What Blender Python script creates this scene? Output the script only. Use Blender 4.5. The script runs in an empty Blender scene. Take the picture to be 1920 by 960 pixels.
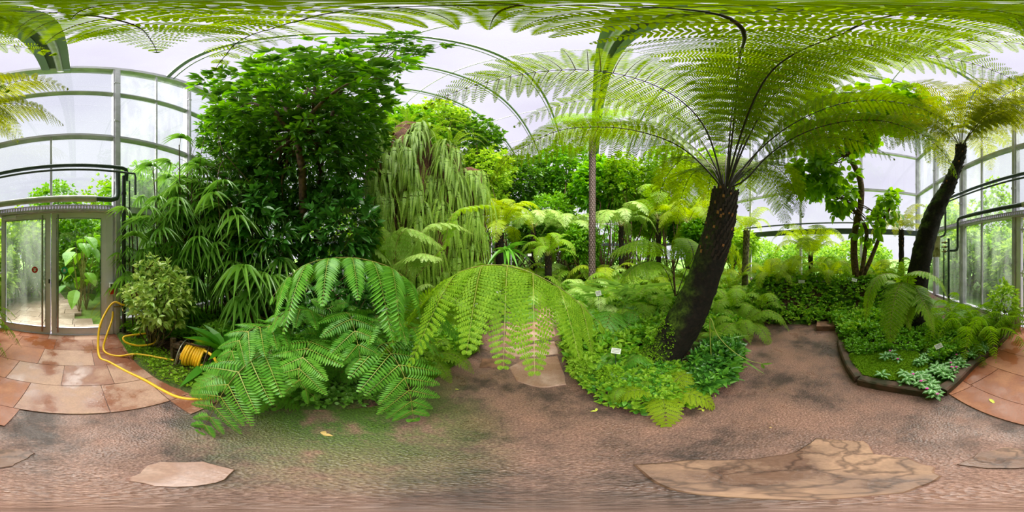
import bpy, math, random
import numpy as np
from mathutils import Vector, Matrix, Euler

C = bpy.context.scene.collection
SC = bpy.context.scene
R = np.random.RandomState(7)
random.seed(7)
H = 1.5                       # eye height

# ------------------------------------------------------------------ camera, sky, sun, exposure
cam = bpy.data.cameras.new('camera')
cam.type = 'PANO'
cam.panorama_type = 'EQUIRECTANGULAR'
cam.latitude_min, cam.latitude_max = -math.pi/2, math.pi/2
cam.longitude_min, cam.longitude_max = -math.pi, math.pi
cam.clip_start = 0.01
cam.clip_end = 300
camo = bpy.data.objects.new('camera', cam)
camo.location = (0, 0, H)
camo.rotation_euler = (math.pi/2, 0, 0)
C.objects.link(camo)
SC.camera = camo

w = bpy.data.worlds.new('overcast_sky')
SC.world = w
w.use_nodes = True
nt = w.node_tree
bg = nt.nodes['Background']
tcw = nt.nodes.new('ShaderNodeTexCoord')
mpw = nt.nodes.new('ShaderNodeMapping')
mpw.inputs['Scale'].default_value = (1.2, 1.2, 2.5)
nzw = nt.nodes.new('ShaderNodeTexNoise')
nzw.inputs['Scale'].default_value = 1.3
nzw.inputs['Detail'].default_value = 3
rpw = nt.nodes.new('ShaderNodeValToRGB')
rpw.color_ramp.elements[0].position = 0.35
rpw.color_ramp.elements[0].color = (0.78, 0.74, 0.90, 1)
rpw.color_ramp.elements[1].position = 0.62
rpw.color_ramp.elements[1].color = (0.93, 0.91, 1.0, 1)
nt.links.new(tcw.outputs['Generated'], mpw.inputs['Vector'])
nt.links.new(mpw.outputs['Vector'], nzw.inputs['Vector'])
nt.links.new(nzw.outputs['Fac'], rpw.inputs['Fac'])
nt.links.new(rpw.outputs['Color'], bg.inputs['Color'])
bg.inputs['Strength'].default_value = 0.80

sd = bpy.data.lights.new('sun', 'SUN')
sd.energy = 12.0
sd.angle = math.radians(75)
sd.color = (1.0, 0.97, 0.90)
so = bpy.data.objects.new('sun', sd)
sun_az, sun_el = math.radians(178), math.radians(62)
so.rotation_euler = Vector((math.sin(sun_az)*math.cos(sun_el), math.cos(sun_az)*math.cos(sun_el), math.sin(sun_el))).to_track_quat('Z', 'Y').to_euler()
C.objects.link(so)

SC.view_settings.view_transform = 'Standard'
SC.view_settings.look = 'None'
SC.view_settings.exposure = 0.5
SC.view_settings.gamma = 1.0
SC.view_settings.use_curve_mapping = False
SC.cycles.use_denoising = True
SC.cycles.denoiser = 'OPENIMAGEDENOISE'
SC.cycles.denoising_prefilter = 'NONE'
SC.cycles.sample_clamp_indirect = 1.5
SC.cycles.sample_clamp_direct = 6.0
SC.cycles.max_bounces = 8
SC.cycles.diffuse_bounces = 5
SC.cycles.glossy_bounces = 2
SC.cycles.transmission_bounces = 4
SC.cycles.transparent_max_bounces = 10
SC.cycles.caustics_reflective = False
SC.cycles.caustics_refractive = False

# ------------------------------------------------------------------ geometry of the place
def az(px):
    return math.radians((px/1920.0 - 0.5)*360.0)
def A(px, r):
    a = az(px)
    return (r*math.sin(a), r*math.cos(a))
def P(px, py, r):
    x, y = A(px, r)
    return np.array((x, y, H + r*math.tan(math.radians((480-py)*0.1875))))
def Q(px, r, z):
    x, y = A(px, r)
    return np.array((x, y, z))
WA = az(145)
NV = np.array((math.sin(WA), math.cos(WA), 0.0))
UV = np.array((math.sin(WA+math.pi/2), math.cos(WA+math.pi/2), 0.0))
ZV = np.array((0, 0, 1.0))
def W(n, u, z):
    return n*NV + u*UV + z*ZV
WALL = 2.85
UL, UR, NF = -6.0, 11.0, -13.0

FLOOR = [A(p, r) for p, r in [
    (205, 2.93), (216, 2.85), (226, 2.5), (250, 1.95), (300, 1.5), (345, 1.32), (400, 1.24), (480, 1.15), (600, 1.08), (700, 1.12),
    (790, 1.42), (850, 1.85), (895, 2.25), (905, 3.1), (925, 4.2), (1000, 6.2), (1030, 9.0), (1062, 9.0),
    (1060, 6.5), (1050, 4.5), (1050, 3.2), (1052, 2.3), (1062, 1.85), (1085, 1.45), (1130, 1.17), (1200, 1.03),
    (1260, 1.04), (1320, 1.17), (1370, 1.5), (1390, 1.95), (1385, 2.6), (1410, 3.1), (1450, 3.4), (1545, 3.4),
    (1568, 3.0), (1578, 2.3), (1590, 1.85), (1608, 1.52), (1680, 1.38), (1765, 1.30), (1820, 1.8), (1880, 2.5), (1903, 3.22), (1918, 3.2), (1960, 3.0)]]
FP = np.array(FLOOR)
def inside(poly, X, Y):
    poly = np.asarray(poly)
    X = np.asarray(X, float); Y = np.asarray(Y, float)
    c = np.zeros(X.shape, bool)
    n = len(poly)
    for i in range(n):
        x1, y1 = poly[i]; x2, y2 = poly[(i+1) % n]
        if y1 == y2:
            continue
        k = ((y1 > Y) != (y2 > Y)) & (X < (x2-x1)*(Y-y1)/(y2-y1)+x1)
        c ^= k
    return c
def distpoly(poly, X, Y):
    poly = np.asarray(poly)
    X = np.asarray(X, float); Y = np.asarray(Y, float)
    d = np.full(X.shape, 1e9)
    n = len(poly)
    for i in range(n):
        ax, ay = poly[i]; bx, by = poly[(i+1) % n]
        vx, vy = bx-ax, by-ay
        L2 = vx*vx+vy*vy+1e-12
        t = np.clip(((X-ax)*vx+(Y-ay)*vy)/L2, 0, 1)
        d = np.minimum(d, np.hypot(X-ax-t*vx, Y-ay-t*vy))
    return d
def sstep(a, b, x):
    t = np.clip((x-a)/(b-a), 0, 1)
    return t*t*(3-2*t)
def bed_h(X, Y):
    X = np.asarray(X, float); Y = np.asarray(Y, float)
    ins = inside(FP, X, Y)
    d = distpoly(FP, X, Y)
    d = np.where(ins, -d, d)
    h = -0.05 + 0.13*sstep(-0.03, 0.07, d) + 0.10*sstep(0.1, 1.0, d)
    h = h + 0.02*np.sin(X*5.1+1.3)*np.cos(Y*4.3)*(d > 0)
    px = (np.degrees(np.arctan2(X, Y))/360+0.5)*1920
    r = np.hypot(X, Y)
    bank = sstep(1385, 1430, px)*(1-sstep(1690, 1760, px))
    h = h + 0.62*bank*sstep(3.45, 4.1, r)
    n = X*NV[0]+Y*NV[1]
    return np.where(n > 2.7, np.minimum(h, 0.05), h)
def zb(x, y):
    return float(bed_h(np.array([x]), np.array([y]))[0])
def on_bed(px, r, dz=0.0):
    x, y = A(px, r)
    return np.array((x, y, max(0.0, zb(x, y))+dz))

# ------------------------------------------------------------------ mesh collector
class MB:
    def __init__(s):
        s.V = []; s.F = []; s.M = []; s.n = 0
    def add(s, V, F, m=0):
        V = np.asarray(V, float).reshape(-1, 3)
        F = np.asarray(F, int)
        s.V.append(V); s.F.append(F+s.n); s.M.append(np.full(len(F), m, int)); s.n += len(V)
    def build(s, name, mats, parent=None, smooth=False, origin=None):
        me = bpy.data.meshes.new(name)
        if s.V:
            V = np.concatenate(s.V)
            if origin is not None:
                V = V-np.asarray(origin)
            me.vertices.add(len(V)); me.vertices.foreach_set('co', V.ravel())
            lens = np.concatenate([np.full(len(f), f.shape[1]) for f in s.F])
            loops = np.concatenate([f.ravel() for f in s.F])
            me.loops.add(len(loops)); me.loops.foreach_set('vertex_index', loops)
            me.polygons.add(len(lens))
            starts = np.concatenate(([0], np.cumsum(lens)[:-1]))
            me.polygons.foreach_set('loop_start', starts)
            me.polygons.foreach_set('loop_total', lens)
            me.polygons.foreach_set('material_index', np.concatenate(s.M))
            me.polygons.foreach_set('use_smooth', np.full(len(lens), smooth))
            me.update(calc_edges=True)
            me.validate()
        for m in (mats if isinstance(mats, (list, tuple)) else [mats]):
            me.materials.append(m)
        o = bpy.data.objects.new(name, me)
        C.objects.link(o)
        if parent is not None:
            o.parent = parent
        if origin is not None and parent is None:
            o.location = tuple(origin)
        return o
def tag(o, label=None, cat=None, group=None, kind=None):
    if label: o['label'] = label
    if cat: o['category'] = cat
    if group: o['group'] = group
    if kind: o['kind'] = kind
    return o
def empty(name, loc, label, cat, group=None, rz=0):
    o = bpy.data.objects.new(name, None)
    o.empty_display_size = 0.1
    o.location = tuple(loc); o.rotation_euler = (0, 0, rz)
    C.objects.link(o)
    return tag(o, label, cat, group)
def inst(src, parent, name, loc=(0, 0, 0), rot=(0, 0, 0), sc=1.0):
    o = bpy.data.objects.new(name, src.data if hasattr(src, 'data') else src)
    o.location = tuple(loc); o.rotation_euler = rot
    o.scale = (sc, sc, sc) if not hasattr(sc, '__len__') else sc
    C.objects.link(o)
    if parent is not None: o.parent = parent
    return o
def struct(o):
    o['kind'] = 'structure'
    return o
def nrm(v):
    v = np.asarray(v, float)
    return v/(np.linalg.norm(v, axis=-1, keepdims=True)+1e-12)

BOXF = [(0, 1, 3, 2), (4, 6, 7, 5), (0, 4, 5, 1), (2, 3, 7, 6), (0, 2, 6, 4), (1, 5, 7, 3)]
def obox(mb, c, ax, ay, az_, m=0):        # centre and three half-axis vectors
    c = np.asarray(c, float)
    V = [c+sx*np.asarray(ax)+sy*np.asarray(ay)+sz*np.asarray(az_) for sx in (-1, 1) for sy in (-1, 1) for sz in (-1, 1)]
    mb.add(V, BOXF, m)
def beam(mb, a, b, w_, h_, m=0, up=ZV):
    a = np.asarray(a, float); b = np.asarray(b, float)
    d = b-a; L = np.linalg.norm(d); d = d/L
    if abs(np.dot(d, up)) > 0.95: up = NV
    s = nrm(np.cross(d, up)); u = np.cross(s, d)
    obox(mb, (a+b)/2, d*L/2, s*w_/2, u*h_/2, m)
def wbox(mb, n0, n1, u0, u1, z0, z1, m=0):  # box in the wall's frame
    c = W((n0+n1)/2, (u0+u1)/2, (z0+z1)/2)
    obox(mb, c, NV*(n1-n0)/2, UV*(u1-u0)/2, ZV*(z1-z0)/2, m)
def catmull(pts, k=8):
    p = np.asarray(pts, float)
    p = np.vstack([2*p[0]-p[1], p, 2*p[-1]-p[-2]])
    out = []
    t = np.linspace(0, 1, k, endpoint=False)[:, None]
    for i in range(1, len(p)-2):
        a, b, c, d = p[i-1], p[i], p[i+1], p[i+2]
        out.append(0.5*((2*b)+(-a+c)*t+(2*a-5*b+4*c-d)*t*t+(-a+3*b-3*c+d)*t**3))
    out.append(p[-2][None])
    return np.vstack(out)
def resample(pts, n):
    d = np.r_[0, np.cumsum(np.linalg.norm(np.diff(pts, axis=0), axis=1))]
    s = np.linspace(0, d[-1], n)
    return np.stack([np.interp(s, d, pts[:, i]) for i in range(pts.shape[1])], 1)
def tube(mb, pts, rad, k=8, m=0, cap=True, jit=0.0, rs=R):
    p = np.asarray(pts, float)
    n = len(p)
    rad = np.broadcast_to(np.asarray(rad, float), (n,))
    T = nrm(np.gradient(p, axis=0))
    ref = np.array((0, 0, 1.0)) if abs(T[0][2]) < 0.9 else np.array((1.0, 0, 0))
    N = nrm(ref-T[0]*np.dot(ref, T[0]))
    V = []
    a = np.arange(k)*2*math.pi/k
    for i in range(n):
        N = nrm(N-T[i]*np.dot(N, T[i]))
        B = np.cross(T[i], N)
        rr = rad[i]*(1+jit*rs.uniform(-1, 1, k)) if jit else np.full(k, rad[i])
        V.append(p[i]+(np.cos(a)*rr)[:, None]*N+(np.sin(a)*rr)[:, None]*B)
    V = np.vstack(V)
    F = []
    for i in range(n-1):
        for j in range(k):
            F.append((i*k+j, i*k+(j+1) % k, (i+1)*k+(j+1) % k, (i+1)*k+j))
    mb.add(V, F, m)
    if cap:
        for b0, rev in ((0, True), ((n-1)*k, False)):
            c = p[0] if rev else p[-1]
            VV = np.vstack([V[b0:b0+k], c])
            FF = [((j+1) % k, j, k) if rev else (j, (j+1) % k, k) for j in range(k)]
            mb.add(VV, FF, m)
def lathe(mb, c, prof, k=16, m=0, axis=ZV, xa=None):
    axis = nrm(axis)
    if xa is None: xa = nrm(np.cross(axis, (0.31, 0.77, 0.1)))
    ya = np.cross(axis, xa)
    a = np.arange(k)*2*math.pi/k
    V = np.vstack([np.asarray(c)+h*axis+r*(np.cos(a)[:, None]*xa+np.sin(a)[:, None]*ya) for r, h in prof])
    F = [(i*k+j, i*k+(j+1) % k, (i+1)*k+(j+1) % k, (i+1)*k+j) for i in range(len(prof)-1) for j in range(k)]
    mb.add(V, F, m)

# ------------------------------------------------------------------ materials
def mat(name):
    m = bpy.data.materials.new(name); m.use_nodes = True
    n = m.node_tree; n.nodes.clear()
    out = n.nodes.new('ShaderNodeOutputMaterial')
    return m, n, out
def nd(n, t, **kw):
    x = n.nodes.new(t)
    for k, v in kw.items():
        if k in x.inputs: x.inputs[k].default_value = v
        else: setattr(x, k, v)
    return x
def rgb(c): return (c[0], c[1], c[2], 1)
def ramp(n, stops):
    r = n.nodes.new('ShaderNodeValToRGB'); e = r.color_ramp.elements
    while len(e) > 1: e.remove(e[0])
    e[0].position = stops[0][0]; e[0].color = rgb(stops[0][1])
    for p, c in stops[1:]:
        x = e.new(p); x.color = rgb(c)
    return r
def solid(name, col, rough=0.5, metal=0.0, noise=0.0, nscale=20, bump=0.0, col2=None, spec=0.5):
    m, n, out = mat(name)
    b = nd(n, 'ShaderNodeBsdfPrincipled', Roughness=rough, Metallic=metal)
    b.inputs['Base Color'].default_value = rgb(col)
    b.inputs['Specular IOR Level'].default_value = spec
    n.links.new(b.outputs[0], out.inputs[0])
    if noise or bump or col2:
        tc = n.nodes.new('ShaderNodeTexCoord')
        nz = nd(n, 'ShaderNodeTexNoise', Scale=nscale, Detail=5.0)
        n.links.new(tc.outputs['Object'], nz.inputs['Vector'])
        c2 = col2 or tuple(max(0, x*(1-noise)) for x in col)
        r = ramp(n, [(0.38, c2), (0.6, col)])
        n.links.new(nz.outputs['Fac'], r.inputs['Fac'])
        n.links.new(r.outputs[0], b.inputs['Base Color'])
        if bump:
            bp = nd(n, 'ShaderNodeBump', Strength=bump, Distance=0.02)
            n.links.new(nz.outputs['Fac'], bp.inputs['Height'])
            n.links.new(bp.outputs[0], b.inputs['Normal'])
    return m
def leafmat(name, c1, c2, trans=0.35, rough=0.38, spec=0.5, odd=None, tboost=1.3):
    m, n, out = mat(name)
    g = n.nodes.new('ShaderNodeNewGeometry')
    oi = n.nodes.new('ShaderNodeObjectInfo')
    mx = nd(n, 'ShaderNodeMath', operation='MULTIPLY_ADD')
    mx.inputs[1].default_value = 0.65
    n.links.new(g.outputs['Random Per Island'], mx.inputs[0])
    m2 = nd(n, 'ShaderNodeMath', operation='MULTIPLY'); m2.inputs[1].default_value = 0.35
    n.links.new(oi.outputs['Random'], m2.inputs[0])
    n.links.new(m2.outputs[0], mx.inputs[2])
    stops = [(0.0, c1), (0.95, c2)]
    if odd is not None: stops = [(0.0, c1), (0.9, c2), (0.965, c2), (0.985, odd)]
    r = ramp(n, stops)
    n.links.new(mx.outputs[0], r.inputs['Fac'])
    b = nd(n, 'ShaderNodeBsdfPrincipled', Roughness=rough)
    b.inputs['Specular IOR Level'].default_value = spec
    n.links.new(r.outputs[0], b.inputs['Base Color'])
    t = n.nodes.new('ShaderNodeBsdfTranslucent')
    hs = nd(n, 'ShaderNodeHueSaturation', Hue=0.485, Saturation=1.05, Value=tboost)
    n.links.new(r.outputs[0], hs.inputs['Color'])
    n.links.new(hs.outputs[0], t.inputs['Color'])
    s = nd(n, 'ShaderNodeMixShader', Fac=trans)
    n.links.new(b.outputs[0], s.inputs[1]); n.links.new(t.outputs[0], s.inputs[2])
    n.links.new(s.outputs[0], out.inputs[0])
    return m
def glassmat(name, mist=0.0, tint=(0.93, 0.96, 0.95), scale=3.0, gloss=0.07):
    m, n, out = mat(name)
    t = nd(n, 'ShaderNodeBsdfTransparent', Color=rgb(tint))
    g = nd(n, 'ShaderNodeBsdfGlossy', Roughness=0.0)
    s = nd(n, 'ShaderNodeMixShader', Fac=gloss)
    n.links.new(t.outputs[0], s.inputs[1]); n.links.new(g.outputs[0], s.inputs[2])
    last = s
    if mist > 0:
        tc = n.nodes.new('ShaderNodeTexCoord')
        mp = nd(n, 'ShaderNodeMapping'); mp.inputs['Scale'].default_value = (scale, scale, scale*0.22)
        nz = nd(n, 'ShaderNodeTexNoise', Scale=1.0, Detail=6.0, Roughness=0.65)
        n.links.new(tc.outputs['Object'], mp.inputs['Vector']); n.links.new(mp.outputs[0], nz.inputs['Vector'])
        r = nd(n, 'ShaderNodeMapRange'); r.inputs[1].default_value = 0.42; r.inputs[2].default_value = 0.75
        r.inputs[3].default_value = mist*0.12; r.inputs[4].default_value = mist
        n.links.new(nz.outputs['Fac'], r.inputs[0])
        d = nd(n, 'ShaderNodeBsdfTranslucent', Color=(0.85, 0.9, 0.8, 1))
        s2 = n.nodes.new('ShaderNodeMixShader')
        n.links.new(r.outputs[0], s2.inputs[0]); n.links.new(s.outputs[0], s2.inputs[1]); n.links.new(d.outputs[0], s2.inputs[2])
        last = s2
    n.links.new(last.outputs[0], out.inputs[0])
    return m

M = {}
M['fern'] = leafmat('fern_leaf', (0.12, 0.28, 0.012), (0.30, 0.50, 0.03), 0.42, 0.5, 0.2)
M['canopy'] = leafmat('canopy_frond_leaf', (0.11, 0.215, 0.006), (0.26, 0.39, 0.014), 0.38, 0.55, 0.12)
M['olive'] = leafmat('olive_frond_leaf', (0.16, 0.21, 0.010), (0.34, 0.38, 0.02), 0.45, 0.5, 0.2)
M['gold'] = leafmat('golden_fern_leaf', (0.22, 0.37, 0.012), (0.44, 0.57, 0.03), 0.5, 0.55, 0.15)
M['bold'] = leafmat('bold_fern_leaf', (0.065, 0.26, 0.018), (0.21, 0.48, 0.05), 0.3, 0.33, 0.45)
M['pale'] = leafmat('pale_fern_leaf', (0.24, 0.46, 0.05), (0.52, 0.70, 0.20), 0.3, 0.4, 0.5)
M['sword'] = leafmat('sword_fern_leaf', (0.11, 0.25, 0.012), (0.27, 0.45, 0.04), 0.3, 0.5, 0.25)
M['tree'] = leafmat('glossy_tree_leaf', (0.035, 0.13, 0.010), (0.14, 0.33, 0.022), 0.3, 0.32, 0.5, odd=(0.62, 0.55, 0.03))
M['treelit'] = leafmat('lit_bright_tree_leaf', (0.10, 0.34, 0.015), (0.25, 0.54, 0.03), 0.4, 0.35, 0.35)  # lighter leaf copy: painted highlights on tree crowns, plain colour of one bright tree
M['dark'] = leafmat('dark_glossy_leaf', (0.025, 0.11, 0.014), (0.08, 0.26, 0.03), 0.2, 0.22, 0.7)
M['round'] = leafmat('round_tree_leaf', (0.09, 0.25, 0.010), (0.24, 0.45, 0.025), 0.5, 0.4, 0.25)
M['palm'] = leafmat('fan_palm_leaf', (0.11, 0.31, 0.03), (0.32, 0.56, 0.09), 0.35, 0.3, 0.6)
M['cover'] = leafmat('ground_cover_leaf', (0.08, 0.27, 0.012), (0.25, 0.51, 0.03), 0.3, 0.42, 0.35)
M['bright'] = leafmat('bright_cover_leaf', (0.18, 0.40, 0.015), (0.46, 0.66, 0.06), 0.35, 0.42, 0.3)
M['mossleaf'] = leafmat('moss_leaf', (0.10, 0.28, 0.008), (0.30, 0.48, 0.02), 0.2, 0.7, 0.2)
M['aucuba'] = leafmat('spotted_shrub_leaf', (0.12, 0.34, 0.03), (0.52, 0.64, 0.16), 0.3, 0.35, 0.6, odd=(0.7, 0.62, 0.05))
M['strap'] = leafmat('strap_leaf', (0.04, 0.20, 0.012), (0.12, 0.40, 0.025), 0.25, 0.25, 0.8, odd=(0.5, 0.45, 0.03))
M['grass'] = leafmat('grassy_leaf', (0.14, 0.36, 0.03), (0.40, 0.60, 0.12), 0.35, 0.4, 0.5)
M['silver'] = leafmat('silver_veined_leaf', (0.07, 0.26, 0.04), (0.16, 0.42, 0.07), 0.25, 0.4, 0.5)
M['vein'] = solid('silver_vein', (0.55, 0.75, 0.45), 0.5)
M['pink'] = leafmat('pink_petal', (0.70, 0.04, 0.40), (0.85, 0.10, 0.55), 0.3, 0.5, 0.3)
M['dry'] = leafmat('dry_leaf', (0.22, 0.09, 0.03), (0.50, 0.28, 0.10), 0.3, 0.7, 0.2)
M['outside'] = leafmat('outdoor_leaf', (0.16, 0.36, 0.03), (0.42, 0.62, 0.08), 0.4, 0.6, 0.2)
M['stalk'] = solid('dark_frond_stalk', (0.035, 0.018, 0.012), 0.5, noise=0.4, nscale=40)
M['gstalk'] = solid('green_frond_stalk', (0.28, 0.26, 0.05), 0.5, noise=0.4, nscale=30)
M['rib'] = solid('yellow_midrib', (0.30, 0.32, 0.05), 0.5)
M['rust'] = solid('rusty_midrib', (0.30, 0.12, 0.04), 0.6)
M['bark'] = solid('brown_bark', (0.15, 0.075, 0.035), 0.8, noise=0.7, nscale=18, bump=0.6)
M['barkpale'] = solid('greenish_bark', (0.16, 0.13, 0.06), 0.8, noise=0.7, nscale=14, bump=0.6)
M['cane'] = solid('fibrous_cane', (0.11, 0.07, 0.035), 0.85, noise=0.7, nscale=30, bump=0.5)
M['stub'] = solid('leaf_base_stub', (0.035, 0.017, 0.012), 0.8, noise=0.4, nscale=40)
M['stubcut'] = solid('cut_stub_end', (0.42, 0.17, 0.05), 0.8, noise=0.4, nscale=60)
M['root'] = solid('hanging_root', (0.16, 0.06, 0.03), 0.9, noise=0.6, nscale=30)
M['grey'] = solid('grey_painted_steel', (0.60, 0.55, 0.66), 0.4, 0.0, noise=0.25, nscale=4)
M['alu'] = solid('door_aluminium', (0.80, 0.74, 0.92), 0.4, 0.0, noise=0.12, nscale=3)
M['darksteel'] = solid('dark_steel', (0.07, 0.09, 0.09), 0.45, 0.4, noise=0.3, nscale=6)
M['girder'] = solid('roof_girder_paint', (0.22, 0.26, 0.25), 0.5, 0.0)
M['blackpipe'] = solid('black_pipe', (0.015, 0.02, 0.02), 0.35, 0.0, noise=0.3, nscale=6)
M['inox'] = solid('brushed_handle', (0.36, 0.32, 0.29), 0.28, 0.95)
M['insul'] = solid('pipe_insulation', (0.55, 0.53, 0.50), 0.4, 0.2, noise=0.2, nscale=8)
M['white'] = solid('white_plastic', (0.75, 0.74, 0.72), 0.4)
M['black'] = solid('black_rubber', (0.02, 0.02, 0.02), 0.5)
M['red'] = solid('red_plastic', (0.65, 0.02, 0.02), 0.35)
M['green'] = solid('green_sticker', (0.01, 0.42, 0.22), 0.4)
M['ink'] = solid('grey_print', (0.18, 0.17, 0.15), 0.6)
M['sign'] = solid('plant_sign_face', (0.72, 0.73, 0.66), 0.45)
M['hose'] = solid('yellow_hose', (0.95, 0.55, 0.02), 0.38, noise=0.10, nscale=30)
M['reel'] = solid('rusty_reel_frame', (0.14, 0.08, 0.05), 0.7, 0.3, noise=0.7, nscale=40, bump=0.3, col2=(0.05, 0.05, 0.02))
M['wire'] = solid('steel_wire', (0.45, 0.45, 0.43), 0.35, 0.8)
M['brass'] = solid('brass_fitting', (0.40, 0.26, 0.08), 0.4, 0.8, noise=0.4, nscale=40)
M['cloth'] = solid('stained_sacking', (0.50, 0.42, 0.26), 0.9, nscale=7, col2=(0.22, 0.17, 0.06), bump=0.2)
M['yellow'] = solid('yellow_panel', (0.75, 0.65, 0.02), 0.5)
M['stone'] = solid('red_sandstone', (0.26, 0.12, 0.075), 0.55, noise=0.5, nscale=9, bump=0.3)
M['kerb'] = solid('mossy_kerb_stone', (0.13, 0.065, 0.045), 0.7, nscale=8, col2=(0.04, 0.035, 0.015), bump=0.4)
M['leafyellow'] = solid('fallen_leaf', (0.75, 0.50, 0.18), 0.6)
M['leaflime'] = solid('fallen_lime_leaf', (0.70, 0.72, 0.10), 0.6)
M['glass'] = glassmat('clear_glass', 0.0)
M['mistglass'] = glassmat('streaked_glass', 0.16)
M['roofglass'] = glassmat('roof_glass', 0.0, (0.97, 0.97, 0.98), gloss=0.03)
M['lawn'] = solid('outdoor_grass', (0.16, 0.32, 0.04), 0.9, noise=0.4, nscale=3)

# soil, gravel, slabs
def soilmat():
    m, n, out = mat('dark_soil')
    tc = n.nodes.new('ShaderNodeTexCoord')
    a = nd(n, 'ShaderNodeTexNoise', Scale=55.0, Detail=4.0)
    b_ = nd(n, 'ShaderNodeTexNoise', Scale=1.6, Detail=4.0)
    for x in (a, b_): n.links.new(tc.outputs['Object'], x.inputs['Vector'])
    r = ramp(n, [(0.35, (0.025, 0.012, 0.008)), (0.55, (0.10, 0.042, 0.026)), (0.72, (0.22, 0.10, 0.07))])
    n.links.new(a.outputs['Fac'], r.inputs[0])
    r2 = ramp(n, [(0.45, (0, 0, 0)), (0.58, (1, 1, 1))])
    n.links.new(b_.outputs['Fac'], r2.inputs[0])
    mx = nd(n, 'ShaderNodeMixRGB'); mx.inputs[2].default_value = (0.06, 0.13, 0.012, 1)
    n.links.new(r2.outputs[0], mx.inputs[0]); n.links.new(r.outputs[0], mx.inputs[1])
    b = nd(n, 'ShaderNodeBsdfPrincipled', Roughness=0.85)
    n.links.new(mx.outputs[0], b.inputs['Base Color'])
    bp = nd(n, 'ShaderNodeBump', Strength=0.7, Distance=0.02)
    n.links.new(a.outputs['Fac'], bp.inputs['Height']); n.links.new(bp.outputs[0], b.inputs['Normal'])
    n.links.new(b.outputs[0], out.inputs[0])
    return m
def gravelmat():
    m, n, out = mat('wet_gravel_path')
    tc = n.nodes.new('ShaderNodeTexCoord')
    fine = nd(n, 'ShaderNodeTexNoise', Scale=70.0, Detail=6.0, Roughness=0.8)
    vor = nd(n, 'ShaderNodeTexVoronoi', Scale=85.0)
    big = nd(n, 'ShaderNodeTexNoise', Scale=1.5, Detail=7.0, Roughness=0.68)
    big2 = nd(n, 'ShaderNodeTexNoise', Scale=3.3, Detail=6.0, Roughness=0.65)
    mp = nd(n, 'ShaderNodeMapping'); mp.inputs['Location'].default_value = (7.3, 2.2, 0)
    n.links.new(tc.outputs['Object'], mp.inputs[0])
    for x in (fine, vor, big): n.links.new(tc.outputs['Object'], x.inputs['Vector'])
    n.links.new(mp.outputs[0], big2.inputs['Vector'])
    r = ramp(n, [(0.30, (0.06, 0.032, 0.025)), (0.46, (0.19, 0.105, 0.082)), (0.60, (0.32, 0.195, 0.158)), (0.76, (0.66, 0.48, 0.40))])
    n.links.new(fine.outputs['Fac'], r.inputs[0])
    # large tone patches: dark wet, pinkish, orange
    r2 = ramp(n, [(0.40, (0.30, 0.30, 0.32)), (0.50, (0.90, 0.84, 0.84)), (0.62, (1.3, 1.15, 1.1))])
    n.links.new(big.outputs['Fac'], r2.inputs[0])
    mu = nd(n, 'ShaderNodeMixRGB', blend_type='MULTIPLY'); mu.inputs[0].default_value = 1
    n.links.new(r.outputs[0], mu.inputs[1]); n.links.new(r2.outputs[0], mu.inputs[2])
    # moss where the bed spills onto the path (world position)
    sep = n.nodes.new('ShaderNodeSeparateXYZ'); n.links.new(tc.outputs['Object'], sep.inputs[0])
    mc = A(640, 1.25)
    vd = nd(n, 'ShaderNodeVectorMath', operation='DISTANCE'); vd.inputs[1].default_value = (mc[0], mc[1], 0)
    n.links.new(tc.outputs['Object'], vd.inputs[0])
    mr = nd(n, 'ShaderNodeMapRange'); mr.inputs[1].default_value = 1.15; mr.inputs[2].default_value = 0.45
    n.links.new(vd.outputs['Value'], mr.inputs[0])
    ad = nd(n, 'ShaderNodeMath', operation='MULTIPLY')
    rr = nd(n, 'ShaderNodeMapRange'); rr.inputs[1].default_value = 0.36; rr.inputs[2].default_value = 0.50
    n.links.new(big2.outputs['Fac'], rr.inputs[0])
    n.links.new(rr.outputs[0], ad.inputs[0]); n.links.new(mr.outputs[0], ad.inputs[1])
    rm = ramp(n, [(0.40, (0.03, 0.05, 0.012)), (0.60, (0.10, 0.19, 0.02)), (0.72, (0.26, 0.40, 0.03))])
    n.links.new(fine.outputs['Fac'], rm.inputs[0])
    mg = nd(n, 'ShaderNodeMixRGB')
    n.links.new(ad.outputs[0], mg.inputs[0]); n.links.new(mu.outputs[0], mg.inputs[1]); n.links.new(rm.outputs[0], mg.inputs[2])
    b = nd(n, 'ShaderNodeBsdfPrincipled')
    n.links.new(mg.outputs[0], b.inputs['Base Color'])
    ro = nd(n, 'ShaderNodeMapRange'); ro.inputs[1].default_value = 0.42; ro.inputs[2].default_value = 0.62
    ro.inputs[3].default_value = 0.62; ro.inputs[4].default_value = 0.22
    n.links.new(big2.outputs['Fac'], ro.inputs[0]); n.links.new(ro.outputs[0], b.inputs['Roughness'])
    bp = nd(n, 'ShaderNodeBump', Strength=0.55, Distance=0.006)
    n.links.new(vor.outputs['Distance'], bp.inputs['Height']); n.links.new(bp.outputs[0], b.inputs['Normal'])
    n.links.new(b.outputs[0], out.inputs[0])
    return m
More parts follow.
